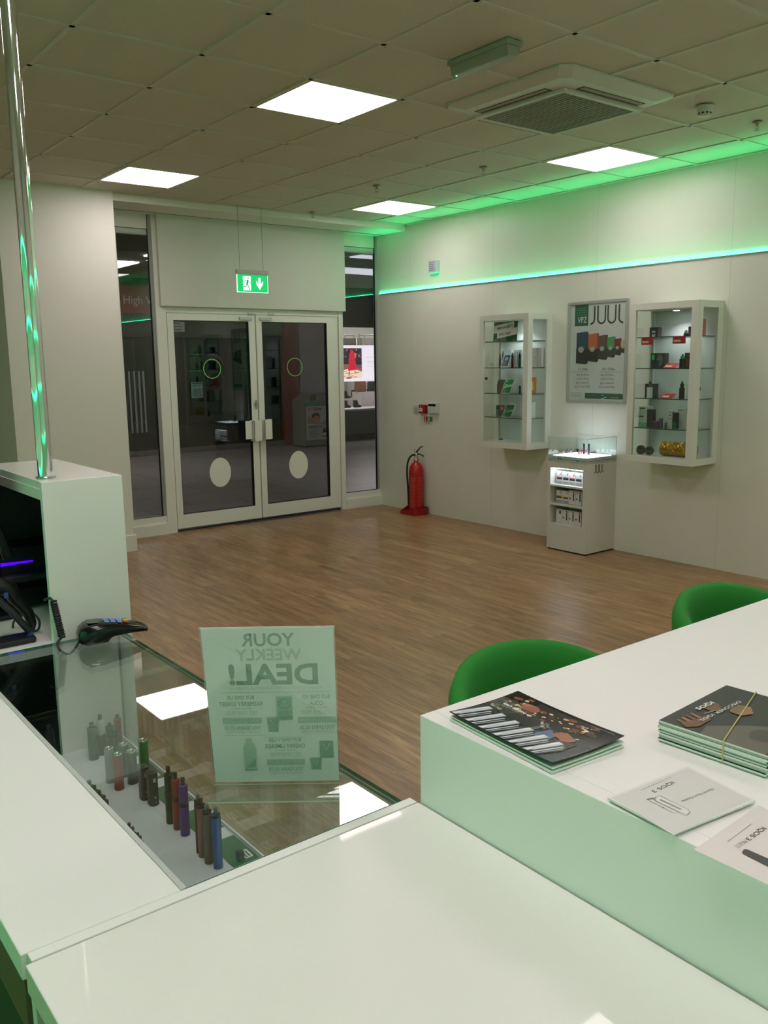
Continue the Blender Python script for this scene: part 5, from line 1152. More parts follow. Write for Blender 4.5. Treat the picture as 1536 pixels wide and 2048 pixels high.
for k, (px, pb) in enumerate(((690, 383), (766, 388))):
    c = at(ck(px), rk(pb), 2, zd); t = thing('pod_device', ('slim black pod device standing left on the lit deck', 'slim black pod device standing right on the lit deck')[k], 'vaporiser', (c.x, c.y, zd), 0, 'pod devices on the lit deck')
    MB().box((c.x - .005, c.y - .008, zd), (c.x + .005, c.y + .008, zd + .075), M((38, 46, 56), .35)).build('body', t, bevel=.001); MB().box((c.x - .004, c.y - .007, zd + .075), (c.x + .004, c.y + .007, zd + .092), M((22, 24, 28), .3)).build('mouthpiece', t)
for k, (px, py) in enumerate(((795, 362), (846, 364))):
    c = at(ck(px), rk(py), 2, zd); mb = MB(); mb.box((c.x - .012, c.y - (.018, .006)[k], zd), (c.x + .012, c.y + (.018, .006)[k], zd + .008), M((40, 50, 66), .4)); tag(mb.build('charger', origin=(c.x, c.y, zd)), ('dark charging cradle lying behind the devices on the deck', 'tiny dark charger at the right of the deck')[k], 'charger')

# fire extinguisher ------------------------------------------------
t = thing('extinguisher_stand', 'red plastic floor tray holding the fire extinguisher', 'stand', (3.33, 2.56, 0))
REDP = M((150, 16, 20), .35)
cx_, cy_ = 3.335, 2.555
def rr(x0, x1, y0, y1, r, n=5):
    out = []
    for (cx, cy, a0) in ((x1 - r, y1 - r, 0), (x0 + r, y1 - r, 90), (x0 + r, y0 + r, 180), (x1 - r, y0 + r, 270)):
        out += [(cx + r * math.cos(math.radians(a0 + 90 * i / n)), cy + r * math.sin(math.radians(a0 + 90 * i / n))) for i in range(n + 1)]
    return out
mb = MB(); o1 = rr(3.215, 3.432, 2.43, 2.73, .06); mb.prism(o1, 2, 0, .012, REDP)
o2 = rr(3.225, 3.422, 2.44, 2.72, .055); n = len(o1)
def zr(p): return .075 if p[1] < 2.55 else .075 - .045 * min(1, (p[1] - 2.55) / .06) + (.05 * max(0, (p[1] - 2.66) / .07) if p[0] > 3.3 else 0)
vs = [(x, y, .012) for x, y in o1] + [(x, y, zr((x, y))) for x, y in o1] + [(x, y, zr((x, y))) for x, y in o2] + [(x, y, .012) for x, y in o2]
mb.add(vs, [(k * n + i, k * n + (i + 1) % n, (k + 1) * n + (i + 1) % n, (k + 1) * n + i) for k in range(3) for i in range(n)], REDP); mb.build('tray', t)
r_ = .080
t = thing('fire_extinguisher', 'red fire extinguisher with black hose standing by the right wall', 'fire extinguisher', (cx_, cy_, .013))
MB().lathe([(0, .013), (r_ * .93, .013), (r_, .03), (r_, .44), (r_ * .985, .475), (r_ * .88, .51), (r_ * .62, .545), (r_ * .34, .56), (.022, .565), (.022, .575), (0, .575)], (cx_, cy_, 0), M((178, 22, 26), .28), 40).build('cylinder', t)
MB().lathe([(.026, .565), (.028, .59), (.020, .592), (.018, .615), (.012, .62), (.012, .66), (0, .66)], (cx_, cy_, 0), M((140, 136, 118), .3, .8), 24).build('valve', t)
vd = Vector((-.62, -.78, 0)).normalized(); sd = Vector((vd.y, -vd.x, 0))       # sd: to the left of the viewer... right when negated
sd = -sd if (sd.x * .79 + sd.y * -.62) < 0 else sd                             # sd points to the right in the photo
cv = Vector((cx_, cy_, 0))
mb = MB(); mb.tube([cv + Vector((0, 0, .640)) - sd * .01, cv + sd * .02 + Vector((0, 0, .685)), cv + sd * .045 + Vector((0, 0, .715)), cv + sd * .075 + Vector((0, 0, .725))], .007, BLACK, 8, [.01, .009, .007, .005]); mb.build('upper_lever', t)
mb = MB(); mb.tube([cv + Vector((0, 0, .650)), cv + sd * .045 + Vector((0, 0, .640)), cv + sd * .085 + Vector((0, 0, .618))], .007, BLACK, 8); mb.build('lower_lever', t)
mb = MB(); mb.tube([cv - sd * .01 + Vector((0, 0, .655)), cv - sd * .022 + Vector((0, 0, .70))], .003, M((190, 130, 100), .4), 8); mb.build('safety_pin', t)
mb = MB(); mb.tube(smooth([cv - sd * .008 + Vector((0, 0, .632)), cv - sd * .04 + Vector((0, 0, .634)), cv - sd * .072 + Vector((0, 0, .60)), cv - sd * .092 + Vector((0, 0, .54)), cv - sd * .098 + Vector((0, 0, .44)), cv - sd * .092 + Vector((0, 0, .33)), cv - sd * .086 + Vector((0, 0, .22)), cv - sd * .084 + Vector((0, 0, .10))]), .010, BLACK, 12); mb.build('hose', t)
# printed instructions wrapped on the cylinder
def wrap(u, v):
    a0 = math.atan2(vd.y, vd.x); a = a0 + u / r_
    return Vector((cx_ + r_ * math.cos(a), cy_ + r_ * math.sin(a), v))
TX = M((196, 104, 84), .5); mb = MB()
def wrect(u0, v0, u1, v1, m, k=.0004):
    n = 5; vs = []
    for i in range(n + 1):
        u = u0 + (u1 - u0) * i / n
        for v in (v0, v1):
            q = wrap(u, v); d = Vector((q.x - cx_, q.y - cy_, 0)).normalized(); vs.append(q + d * k)
    mb.add(vs, [(2 * i, 2 * i + 2, 2 * i + 3, 2 * i + 1) for i in range(n)], m)
rd = random.Random(2)
for k in range(17): wrect(-.068, .392 - k * .020, -.068 + rd.uniform(.035, .055), .398 - k * .020, TX)
mb.build('instruction_print', t); mb = MB()
for k in range(15): wrect(.016, .392 - k * .022, .016 + rd.uniform(.03, .05), .397 - k * .022, TX)
mb.build('instruction_print', t)

# ================================================================= GOODS UNDER THE GLASS TOP
zs = .6155
def pen(lb, px, py, top, r, col, **k):
    c = at(px, py - 4, 2, zs); q = at(px, top, 1, c.y)
    # height from the photo: the top sits right above the foot
    h = q.z - zs
    return vape(lb, c.x, c.y, zs, h, r, col, **k)
pen('blue pen vaporiser, nearest of the four in the glass counter', 437, 1738, 1612, .0095, (36, 84, 170), tank=(40, 44, 44), tip=(110, 112, 110), frac=.84, grp='pen vaporisers in the glass counter')
pen('silver pen vaporiser beside the blue one', 419, 1728, 1606, .0095, (104, 108, 96), tank=(40, 44, 40), tip=(130, 134, 128), frac=.84, grp='pen vaporisers in the glass counter')
pen('pink pen vaporiser between the silver and the black one', 407, 1715, 1594, .0095, (150, 100, 94), tank=(30, 30, 30), tip=(60, 62, 60), frac=.84, grp='pen vaporisers in the glass counter')
pen('black pen vaporiser beside the pink one', 401, 1707, 1586, .0085, (24, 26, 24), tank=(34, 36, 34), tip=(120, 120, 116), frac=.84, grp='pen vaporisers in the glass counter')
pen('purple pen vaporiser, nearest of the trio', 371, 1672, 1553, .0105, (84, 44, 140), tank=(84, 44, 140), tip=(20, 20, 20), ring=(30, 30, 30), frac=.56, grp='trio of pen vaporisers in the glass counter')
pen('red pen vaporiser in the middle of the trio', 356, 1660, 1542, .0098, (150, 44, 36), tank=(150, 44, 36), tip=(20, 20, 20), ring=(30, 30, 30), frac=.56, grp='trio of pen vaporisers in the glass counter')
pen('black pen vaporiser, farthest of the trio', 342, 1648, 1530, .0100, (22, 24, 22), tank=(22, 24, 22), tip=(24, 24, 24), ring=(60, 60, 60), frac=.56, grp='trio of pen vaporisers in the glass counter')
def boxmod(lb, px, py, top, wx, wy, col, pattern=True):
    c = at(px, py - 4, 2, zs); h = at(px, top, 1, c.y).z - zs
    t = thing('box_vaporiser', lb, 'vaporiser', (c.x, c.y, zs), 0)
    MB().prism([(c.x + wx * math.copysign(abs(math.cos(a)) ** .6, math.cos(a)), c.y + wy * math.copysign(abs(math.sin(a)) ** .6, math.sin(a))) for a in [2 * PI * i / 20 for i in range(20)]], 2, zs, zs + h, M(col, .35)).build('body', t, bevel=.0012)
    MB().box((c.x - wx * .3, c.y - wy - .0006, zs + h * .72), (c.x + wx * .3, c.y - wy + .001, zs + h * .84), M((190, 190, 190), .3)).build('fire_button', t)
    for s in (0, 1): MB().prism([(c.x - .0028, zs + h * (.14 + .12 * s) - .002), (c.x + .0028, zs + h * (.14 + .12 * s) - .002), (c.x, zs + h * (.14 + .12 * s) + .004 * (1 if s else -1))], 1, c.y - wy - .0008, c.y - wy + .001, M((200, 200, 200), .3)).build('arrow_button', t)
    MB().cyl((c.x, c.y, zs + h), wx * .5, .0015, M((70, 70, 68), .3, .7), n=16).build('connector', t)
boxmod('black box vaporiser with triangular buttons, nearer of the pair', 307, 1611, 1541, .011, .014, (34, 32, 31)); boxmod('black box vaporiser with triangular buttons, farther of the pair', 290, 1600, 1530, .011, .014, (30, 28, 28))
def cell(lb, px, py, top, r, col, capc=(170, 180, 176)):
    c = at(px, py - 5, 2, zs); h = at(px, top, 1, c.y).z - zs
    t = thing('vaporiser_cell', lb, 'battery', (c.x, c.y, zs), 0, 'cylindrical cells in a cluster in the glass counter')
    MB().lathe([(0, 0), (r, 0), (r, h * .985), (r * .96, h), (0, h)], (c.x, c.y, zs), M(col, .28, .35), 24).build('sleeve', t)
    MB().lathe([(r * .98, 0), (r * .98, .003), (r * .55, .004), (r * .5, .0015), (0, .0015)], (c.x, c.y, zs + h), M(capc, .15, .8), 24).build('metal_cap', t)
cell('red cylindrical cell at the front of the cluster', 239, 1582, 1508, .0115, (150, 30, 32)); cell('silver cylindrical cell left of the red one', 222, 1568, 1496, .0115, (150, 160, 156))
cell('dark slate cell right of the red one', 266, 1570, 1502, .0125, (44, 54, 54)); cell('bright green cell at the back of the cluster', 289, 1545, 1480, .0125, (24, 150, 60)); cell('dark green cell between the silver and the slate ones', 250, 1556, 1488, .0115, (28, 70, 62))
for (px, py, top, r, col, tk, lb) in ((188, 1521, 1444, .016, (58, 76, 70), (66, 84, 78), 'tall slate vaporiser at the left of the back row'), (205, 1512, 1428, .014, (48, 62, 56), (200, 208, 200), 'dark vaporiser with a clear tank in the back row'), (222, 1502, 1444, .013, (40, 56, 50), (44, 60, 54), 'dark green vaporiser in the middle of the back row'), (238, 1494, 1428, .013, (120, 60, 96), (150, 50, 60), 'pink and red vaporiser at the right of the back row')):
    pen(lb, px, py, top, r * .8, col, tank=tk, tip=(30, 34, 32), frac=.5, grp='back row of vaporisers in the glass counter')
c = at(103, 1520, 2, zs); pen('black vaporiser standing alone at the left of the glass counter', 104, 1530, 1448, .012, (20, 24, 20), tank=(24, 28, 24), frac=.5)
for k, (px, py) in enumerate(((186, 1562), (196, 1572), (205, 1582), (214, 1592), (262, 1648), (269, 1656), (279, 1668), (284, 1674))):
    c = at(px, py, 2, .705); c.x = min(c.x, -2.03); lb = ('first', 'second', 'third', 'fourth', 'fifth', 'sixth', 'seventh', 'eighth')[k] + ' dark vaporiser from the back in the row half hidden by the white worktop'
    vape(lb, c.x - .004, c.y, zs, .705 - zs + .004, .0105 if k < 4 else .0065, (30, 34, 32), tank=(34, 50, 44) if k < 2 else (36, 28, 28), tip=(44, 48, 46), frac=.55, grp='dark vaporisers along the left side of the glass counter')
# green price labels along the customer edge, laid flat on the shelf
PL = [(-2.39, 'farthest'), (-2.545, 'second farthest'), (-2.70, 'middle'), (-2.85, 'second nearest'), (-3.005, 'nearest')]
for k, (y, nm) in enumerate(PL):
    t = thing('price_label', nm + ' green price label on the display shelf', 'price label', (-1.85, y, zs), 0, 'green price labels on the display shelf')
    MB().box((-1.878, y - .055, zs), (-1.819, y + .055, zs + .001), M((36, 100, 48), .35)).build('card', t)
    p = Print((-1.819, y - .055, zs + .001), (0, 1, 0), (-1, 0, 0), (0, 0, 1)); p.rect(.012, .006, .045, .024, PWHITE).lines(.016, .018, .040, 2, .007, .003, INK).disc(.014, .038, .006, .006, BLACK); p.build('print', t)
mb = MB(); mb.box((-1.862, -3.052, zs + .0015), (-1.848, -3.038, zs + .022), BLACK); tag(mb.build('connector_cap', origin=(-1.855, -3.045, zs), bevel=.002), 'small black part standing on the nearest green label', 'vaporiser part')
for y, nm in ((-2.4675, 'farthest'), (-2.6225, 'second farthest'), (-2.775, 'second nearest'), (-2.9275, 'nearest')): tag(box1('info_card', (-1.878, y - .021, zs), (-1.819, y + .021, zs + .0008), M((232, 230, 236), .4), origin=(-1.85, y, zs)), 'plain white card between the green price labels, ' + nm, 'card', 'white cards on the display shelf')

# ================================================================= THE MALL OUTSIDE
def mall_floor():
    m = bpy.data.materials.new('grey mall tiles'); m.use_nodes = True; nt = m.node_tree; N = nt.nodes.new; L = nt.links.new; b = nt.nodes['Principled BSDF']
    tc = N('ShaderNodeTexCoord'); br = N('ShaderNodeTexBrick'); br.offset = .5; br.inputs['Scale'].default_value = 1; br.inputs['Brick Width'].default_value = 1.2; br.inputs['Row Height'].default_value = .8; br.inputs['Mortar Size'].default_value = .010
    br.inputs['Color1'].default_value = (*lin((150, 144, 142)), 1); br.inputs['Color2'].default_value = (*lin((162, 155, 152)), 1); br.inputs['Mortar'].default_value = (*lin((70, 64, 62)), 1)
    L(tc.outputs['Object'], br.inputs['Vector']); L(br.outputs['Color'], b.inputs['Base Color']); b.inputs['Roughness'].default_value = .28
    return m
box1('mall_floor', (-2, YF, -.06), (13, 14.5, -.001), mall_floor(), kind='structure')
MC = M((150, 142, 136), .7, noise=.02, scale=2)
mb = MB(); mb.box((-2, YF + .06, 3.62), (13, 7.2, 3.7), MC); mb.box((-2, 7.2, 3.12), (13, 10.6, 3.25), MC); mb.box((-2, 7.1, 3.12), (13, 7.2, 3.7), MC); mb.build('mall_ceiling', kind='structure')
MLIT = M((226, 224, 240), .4, emit=9.5, ecol=(1.0, .95, .93))
for k, (a, b, lb) in enumerate((((1.9, 8.2, 3.105), (2.75, 9.2, 3.12), 'dim square mall light seen through the left glass strip'), ((at(284, 514, 2, 3.105).x, 7.22, 3.105), (at(284, 514, 2, 3.105).x + 1.0, 7.42, 3.12), 'bright edge of a mall light seen at the top of the left glass strip'), ((4.4, at(700, 535, 2, 3.0).y, 2.985), (9.5, at(700, 546, 2, 3.0).y, 2.999), 'bright linear mall light seen through the right glass strip'), ((4.4, at(700, 507, 2, 3.0).y, 2.985), (9.5, at(700, 513, 2, 3.0).y, 2.999), 'thin linear mall light above the grille through the right glass strip'))):
    t = thing('mall_light', lb, 'ceiling light', ((a[0] + b[0]) / 2, (a[1] + b[1]) / 2, a[2])); MB().box(a, b, MLIT if k < 2 else M((216, 214, 228), .4, emit=.8)).build('diffuser', t)
gy0, gy1 = at(700, 515, 2, 3.0).y, at(700, 532, 2, 3.0).y
box1('mall_bulkhead', (4.2, at(700, 500, 2, 3.0).y, 3.0), (9.8, 7.1, 3.2), MC, kind='structure')
t = thing('mall_air_grille', 'long grey ventilation grille in the mall ceiling beyond the right glass strip', 'grille', (6.5, (gy0 + gy1) / 2, 2.99)); MB().box((4.4, gy0, 2.988), (9.5, gy1, 2.999), M((60, 60, 58), .6)).build('backing', t); mb = MB()
for k in range(5):
    yy = gy0 + (k + .5) * (gy1 - gy0) / 5; mb.box((4.4, yy - .006, 2.980), (9.5, yy + .006, 2.988), M((120, 120, 116), .5))
mb.build('slats', t)
OY = 10.4
# dark shop opposite
box1('wall_shop_base', (-2, OY, 0), (6.52, OY + .06, .10), M((110, 106, 100), .5), kind='structure')
box1('wall_shop_lintel', (-2, OY - .02, 2.10), (6.52, OY + .1, 2.49), M((34, 36, 34), .5), kind='structure')
box1('wall_shop_header', (-2, OY + .04, 2.985), (6.52, OY + .2, 3.11), M((52, 64, 56), .5), kind='structure')
t = thing('shop_fascia', 'dark red shop fascia with white lettering across the mall', 'sign', (2.5, OY, 2.5))
MB().box((-2, OY - .06, 2.5), (6.53, OY + .03, 2.98), M((140, 34, 36), .5)).build('panel', t)
p = Print((3.335, OY - .0605, 2.64), (1, 0, 0), (0, 0, 1), (0, -1, 0), step=.002); p.text('High Wycombe', 0, .02, .20, M((196, 186, 180), .5), 'l', 0, 1.22).text('e', -.14, .02, .2, M((196, 186, 180), .5)).build('lettering', t)
t = thing('dark_shopfront', 'unlit dark glass shop front across the mall', 'shop front', (2.3, OY, .1))
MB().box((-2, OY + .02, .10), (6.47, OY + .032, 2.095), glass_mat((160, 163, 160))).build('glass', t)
mb = MB()
for x in (2.2, 3.50, 4.45, 5.75): mb.box((x - .006, OY + .01, .1), (x + .006, OY + .034, 2.1), BLACK)
mb.build('glass_joints', t)
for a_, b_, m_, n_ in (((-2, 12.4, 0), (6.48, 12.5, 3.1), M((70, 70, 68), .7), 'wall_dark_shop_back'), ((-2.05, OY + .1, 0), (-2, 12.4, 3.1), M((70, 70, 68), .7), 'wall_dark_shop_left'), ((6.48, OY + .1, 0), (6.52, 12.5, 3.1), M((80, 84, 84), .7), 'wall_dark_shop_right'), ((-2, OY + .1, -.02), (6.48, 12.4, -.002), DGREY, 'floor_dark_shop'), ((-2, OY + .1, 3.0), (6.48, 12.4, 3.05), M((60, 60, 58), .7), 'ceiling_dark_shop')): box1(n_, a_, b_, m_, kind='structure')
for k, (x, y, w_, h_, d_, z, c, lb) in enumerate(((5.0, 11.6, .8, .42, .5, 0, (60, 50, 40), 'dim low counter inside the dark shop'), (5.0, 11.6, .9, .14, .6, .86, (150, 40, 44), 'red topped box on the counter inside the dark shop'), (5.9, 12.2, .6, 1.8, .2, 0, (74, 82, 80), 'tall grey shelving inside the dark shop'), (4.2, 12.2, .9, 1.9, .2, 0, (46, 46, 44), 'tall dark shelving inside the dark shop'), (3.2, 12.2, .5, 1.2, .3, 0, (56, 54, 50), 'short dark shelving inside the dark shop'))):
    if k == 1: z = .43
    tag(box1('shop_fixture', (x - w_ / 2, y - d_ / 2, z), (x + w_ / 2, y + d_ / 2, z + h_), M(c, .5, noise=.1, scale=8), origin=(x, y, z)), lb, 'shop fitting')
t = thing('door_pull_bars', 'four upright steel pull bars on the dark shop doors opposite', 'door handle', (3.49, OY, .43))
for x in (3.355, 3.445, 3.535, 3.615): MB().cyl((x, OY - .05, .43), .016, 1.08, M((200, 204, 206), .3, .6), n=12).build('bar', t)
for x in (3.355, 3.445, 3.535, 3.615):
    mb = MB(); mb.box((x - .006, OY - .05, .60), (x + .006, OY + .02, .62), STEEL); mb.build('standoff', t)
for x in (3.42, 3.58): tag(MB().cyl((x, OY - .012, .055), .022, .03, STEEL, axis=1, n=16).build('floor_lock', origin=(x, OY, .055)), ('left' if x < 3.5 else 'right') + ' round floor lock at the foot of the dark shop doors', 'lock')
t = thing('window_notice', 'pale printed notice stuck inside the dark shop window', 'notice', (4.66, OY, 1.0)); MB().box((4.55, OY + .008, 1.0), (4.78, OY + .012, 1.29), M((150, 168, 164), .5)).build('sheet', t)
Print((4.55, OY + .0078, 1.0), (1, 0, 0), (0, 0, 1), (0, -1, 0)).rect(.02, .26, .21, .275, INK).rect(.02, .03, .11, .24, M((120, 150, 148), .5)).lines(.12, .22, .2, 8, .025, .01, M((110, 120, 118), .5)).build('print', t)
t = thing('window_decal', 'faint red round logo decal on the dark shop window', 'decal', (5.0, OY, 1.3)); p = Print((0, OY + .018, 0), (1, 0, 0), (0, 0, 1), (0, -1, 0)); DR = M((130, 36, 38), .5)
p.ring(5.06, 1.30, .175, .012, DR).disc(5.06, 1.28, .10, .09, M((90, 26, 28), .5)).ring(5.0, 1.56, .24, .014, M((120, 60, 60), .5), a0=.3, a1=1.9).build('decal', t)
# red and grey columns
box1('wall_red_column', (6.54, OY - .05, 0), (6.86, OY + .3, 3.14), M((140, 32, 38), .5), kind='structure')
box1('wall_grey_column', (6.90, OY - .03, 0), (7.90, OY + .3, 3.14), M((196, 186, 190), .6, noise=.02, scale=2), kind='structure')
# recycling bin
t = thing('litter_bin', 'grey double mall litter bin with an advert panel and hooded top', 'bin', (6.85, 9.8, 0)); b0, b1, by = 6.48, 7.16, 9.62; BG = M((120, 122, 112), .45)
MB().box((b0, by, .03), (b1, by + .42, .86), BG).build('body', t, bevel=.01); MB().box((b0 + .02, by + .02, 0), (b1 - .02, by + .4, .03), DGREY).build('plinth', t)
MB().prism([(b0, .86), (b1, .86), (b1 - .02, .90), (b1 - .18, 1.04), (b0 + .22, 1.04), (b0 + .0, .90)], 1, by, by + .42, BG).build('hood', t, bevel=.008)
p = Print((b0, by - .001, 0), (1, 0, 0), (0, 0, 1), (0, -1, 0), step=.001); p.poly([(.24 + .09 * math.cos(a) - .0, .955 + .05 * math.sin(a)) for a in [PI * i / 10 for i in range(11)]] + [(.15, .90), (.33, .90)], M((40, 40, 36), .5)).rect(.29, .905, .34, .985, M((150, 148, 140), .5))
p.build('opening', t)
MB().box((b0 + .0, by - .012, .80), (b0 + .40, by - .0005, .86), M((40, 150, 90), .4)).build('green_strip', t)
MB().box((b0 + .05, by - .014, .14), (b1 - .05, by - .002, .79), M((196, 196, 196), .4)).build('advert_board', t)
p = Print((b0 + .05, by - .0145, .14), (1, 0, 0), (0, 0, 1), (0, -1, 0), step=.0002); W, H = b1 - b0 - .1, .65
p.text('Good', W * .28, H * .88, .085, INK, 'l', .02, W * .32).rect(W * .08, H * .87, W * .20, H * .97, M((206, 180, 60), .4)).text('morning skin', W * .30, H * .80, .04, M((200, 190, 110), .5), 'l', 0, W * .5)
p.disc(W * .38, H * .62, W * .15, H * .15, M((196, 140, 116), .5)).disc(W * .36, H * .71, W * .16, H * .09, M((70, 60, 56), .5)).disc(W * .38, H * .60, W * .12, H * .12, M((206, 152, 128), .5)).poly([(0, H * .5), (W * .05, H * .72), (W * .25, H * .66), (W * .3, H * .48)], M((200, 150, 124), .5)).poly([(W * .5, H * .48), (W * .9, H * .66), (W * .92, H * .56), (W * .7, H * .44)], M((190, 140, 118), .5)).poly([(W * .28, H * .48), (W * .52, H * .48), (W * .46, H * .56), (W * .32, H * .56)], M((200, 146, 122), .5))
p.disc(W * .34, H * .63, .006, .004, INK).disc(W * .43, H * .62, .006, .004, INK).stroke([(W * .34, H * .56), (W * .39, H * .545), (W * .44, H * .56)], .005, M((240, 230, 224), .5))
p.rect(W * .62, H * .08, W * .78, H * .26, M((50, 44, 40), .4)).rect(W * .66, H * .26, W * .74, H * .34, M((60, 56, 54), .4)).rect(W * .64, H * .11, W * .76, H * .20, PWHITE).rect(W * .80, H * .10, W * .94, H * .36, M((150, 150, 146), .5)).lines(W * .06, H * .36, W * .55, 9, H * .035, H * .01, GREY).rect(W * .06, H * .39, W * .6, H * .415, INK).build('advert_print', t)

# bright fashion shop seen through the right glass strip ------------
mb = MB(); mb.box((7.93, OY - .02, 2.33), (13, OY + .1, 3.14), M((38, 36, 34), .6)); mb.box((7.93, OY, .08), (13, OY + .25, .60), M((120, 126, 124), .5)); mb.box((7.93, OY - .02, 0), (13, OY + .2, .11), M((60, 60, 58), .5)); mb.build('wall_fashion_shop', kind='structure')
box1('wall_fashion_back', (7.9, 14.3, 0), (13, 14.4, 3.2), M((206, 200, 196), .7), kind='structure'); box1('wall_fashion_side', (7.9, OY + .1, 0), (7.95, 14.3, 3.2), M((196, 194, 190), .7), kind='structure'); box1('ceiling_fashion_shop', (7.9, OY + .1, 2.96), (13, 14.3, 3.0), M((110, 108, 106), .7), kind='structure'); box1('floor_fashion_shop', (7.9, OY + .25, -.02), (13, 14.3, 0), M((150, 140, 134), .5), kind='structure')
box1('trim_window_board', (7.93, OY - .01, .60), (13, OY + .9, .64), M((226, 220, 224), .4), kind='structure')
t = thing('lit_fashion_screen', 'bright window screen showing a walking person in a long red coat', 'screen', (8.9, OY + .12, 1.2))
sx0, sx1, sz0, sz1 = 7.98, 10.2, 1.215, 1.965
def E_(c, e=.9): return M(c, .5, emit=e)
MB().box((sx0, OY + .12, sz0), (sx1, OY + .16, sz1), E_((250, 236, 250), .95)).build('lightbox', t)
p = Print((sx0, OY + .1195, sz0), (1, 0, 0), (0, 0, 1), (0, -1, 0), step=.0002); W, H = .60, sz1 - sz0
p.rect(.0, .06, .57, .69, E_((120, 96, 104), .7)).rect(0, .35, .57, .69, E_((62, 52, 72), .6)).poly([(0, .06), (.57, .06), (.57, .24), (0, .34)], E_((255, 226, 206), .9)).poly([(0, .22), (.3, .28), (.57, .20), (.57, .26), (.2, .36), (0, .36)], E_((160, 110, 100), .7))
rd = random.Random(9)
for k in range(18): p.disc(rd.uniform(.02, .55), rd.uniform(.5, .67), .02, .015, E_(rd.choice([(210, 140, 80), (150, 110, 130), (90, 70, 100), (220, 180, 150)]), .7), 8)
for k in range(8): u = rd.uniform(.0, .45); v = rd.uniform(.07, .2); p.poly([(u, v), (u + .1, v + .01), (u + .12, v + .03), (u + .02, v + .02)], E_((200, 130, 100), .7))
p.poly([(.20, .22), (.44, .24), (.40, .42), (.38, .60), (.33, .64), (.27, .62), (.235, .50)], E_((226, 40, 66), .8)).disc(.315, .655, .035, .035, E_((206, 90, 80), .8)).disc(.31, .665, .04, .03, E_((150, 50, 50), .7))
p.poly([(.37, .60), (.42, .56), (.41, .50), (.38, .52)], E_((220, 120, 100), .8)).stroke([(.24, .22), (.22, .10)], .02, E_((110, 50, 50), .7)).stroke([(.38, .23), (.39, .17)], .018, E_((120, 56, 54), .7)).disc(.22, .075, .08, .014, E_((90, 50, 50), .6))
p.text('WALK THIS WAY', .70, .49, .035, E_((150, 140, 150), .6)).text('Feeling bold in', .70, .40, .032, E_((150, 140, 150), .6)).text('autumn colours', .70, .35, .032, E_((150, 140, 150), .6)).text('and long coats', .70, .30, .032, E_((150, 140, 150), .6)); p.build('picture', t)
for k in range(5):
    x = 8.6 + k * 1.0
    t = thing('shop_tube_light', ('first', 'second', 'third', 'fourth', 'fifth')[k] + ' white strip light from the left in the bright shop ceiling', 'ceiling light', (x, 12.2, 2.94), 0, 'strip lights in the bright shop'); MB().box((x - .06, 11.2, 2.94), (x + .06, 13.2, 2.958), M((255, 250, 245), .4, emit=26)).build('tube', t)
SHB = M((36, 32, 32), .4); SHBR = M((120, 80, 56), .5)
def shelf_unit(x0, x1, y, z, lb):
    t = thing('shoe_table', lb, 'display table', ((x0 + x1) / 2, y, 0)); MB().box((x0, y - .2, z - .03), (x1, y + .2, z), M((220, 214, 206), .5)).build('top', t)
    for a in (x0 + .03, x1 - .03): MB().box((a - .02, y - .15, .0), (a + .02, y + .15, z - .03), M((170, 166, 160), .5)).build('leg', t)
def gx(px, y): return at(px, 790, 1, y).x
def gz(py, y): return at(705, py, 1, y).z
ty, tz = 11.7, gz(796, 11.7)
shelf_unit(gx(684, ty), gx(722, ty), ty, tz, 'pale shoe display table left behind the shop window'); shelf_unit(gx(724, 12.2), gx(752, 12.2), 12.2, gz(776, 12.2), 'taller shoe display table behind the lit screen')
def boot(px, y, z, c, lb, s=1.0):
    x = gx(px, y); mb = MB(); mb.prism([(x - .06 * s, z), (x + .16 * s, z), (x + .17 * s, z + .04 * s), (x + .06 * s, z + .09 * s), (x + .03 * s, z + .20 * s), (x - .06 * s, z + .20 * s), (x - .07 * s, z + .08 * s)], 1, y - .04, y + .04, M(c, .4))
    tag(mb.build('ankle_boot', origin=(x, y, z), bevel=.012), lb, 'boot', 'boots in the bright shop window')
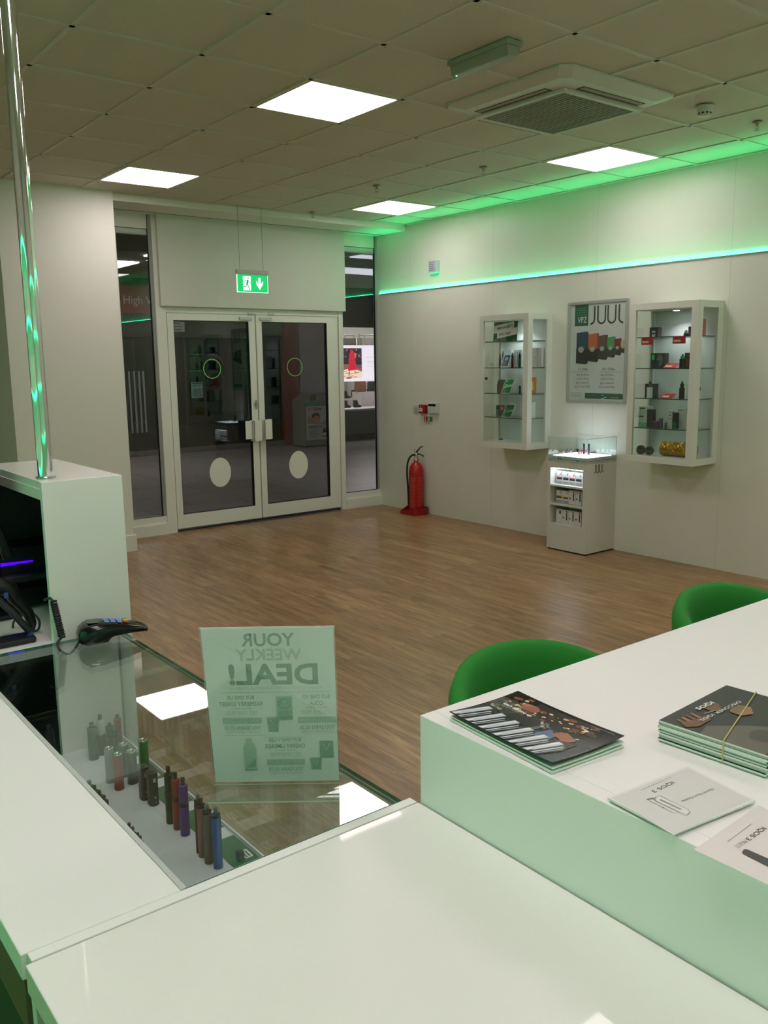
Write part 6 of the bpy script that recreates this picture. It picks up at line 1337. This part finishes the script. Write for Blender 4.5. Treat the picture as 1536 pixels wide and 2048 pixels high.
boot(690, ty - .1, tz + .001, (30, 28, 28), 'black ankle boot at the left of the pale shoe table', .85); boot(708, ty - .1, tz + .001, (34, 30, 30), 'black ankle boot with a longer toe beside the first', .95)
boot(690, 10.95, .641, (36, 34, 34), 'short black boot on the window board', .8); boot(711, 10.95, .641, (44, 38, 36), 'second short black boot on the window board', .8)
def bag_(px, y, z, c, lb, w_=.24, h_=.26):
    x = gx(px, y); t = thing('handbag', lb, 'bag', (x, y, z), 0, 'handbags in the bright shop'); MB().prism([(x - w_ / 2, z), (x + w_ / 2, z), (x + w_ * .42, z + h_), (x - w_ * .42, z + h_)], 1, y - .06, y + .06, M(c, .5)).build('body', t, bevel=.015)
    MB().tube(smooth([(x - w_ * .25, y, z + h_), (x - w_ * .2, y, z + h_ * 1.4), (x, y, z + h_ * 1.5), (x + w_ * .2, y, z + h_ * 1.4), (x + w_ * .25, y, z + h_)]), .008, M(c, .5), 8).build('handle', t)
bag_(721, 11.28, .961, (116, 76, 52), 'brown handbag standing behind the window board', .26, .24); bag_(747, 11.28, .961, (34, 32, 34), 'black handbag right of the brown one behind the window board', .30, .22); bag_(731, 12.1, gz(775, 12.2) + .001, (200, 160, 164), 'pink bag on the taller table', .3, .13)
t = thing('bag_plinth', 'low pale plinth carrying two handbags behind the window board', 'plinth', (gx(733, 11.25), 11.25, 0)); MB().box((gx(715, 11.25), 11.1, 0), (gx(759, 11.25), 11.45, .96), M((196, 190, 184), .5)).build('block', t)
for k, (px, y, c, lb) in enumerate(((690, 13.4, (70, 60, 56), 'dark coat rail at the back of the bright shop'), (712, 13.8, (236, 230, 224), 'white wall bay at the back of the bright shop'), (740, 13.2, (120, 112, 108), 'grey rail of clothes at the back of the bright shop'))):
    x = gx(px, y); t = thing('clothes_rail', lb, 'clothes rail', (x, y, 0)); MB().box((x - .3, y - .1, 1.25), (x + .3, y + .1, 2.2), M(c, .7, noise=.3, scale=14)).build('garments', t)
    for a in (-.31, .31): MB().cyl((x + a, y, 0), .015, 2.3, STEEL, n=10).build('upright', t)
    MB().cyl((x - .31, y, 2.28), .012, .62, STEEL, axis=0, n=10).build('top_bar', t)
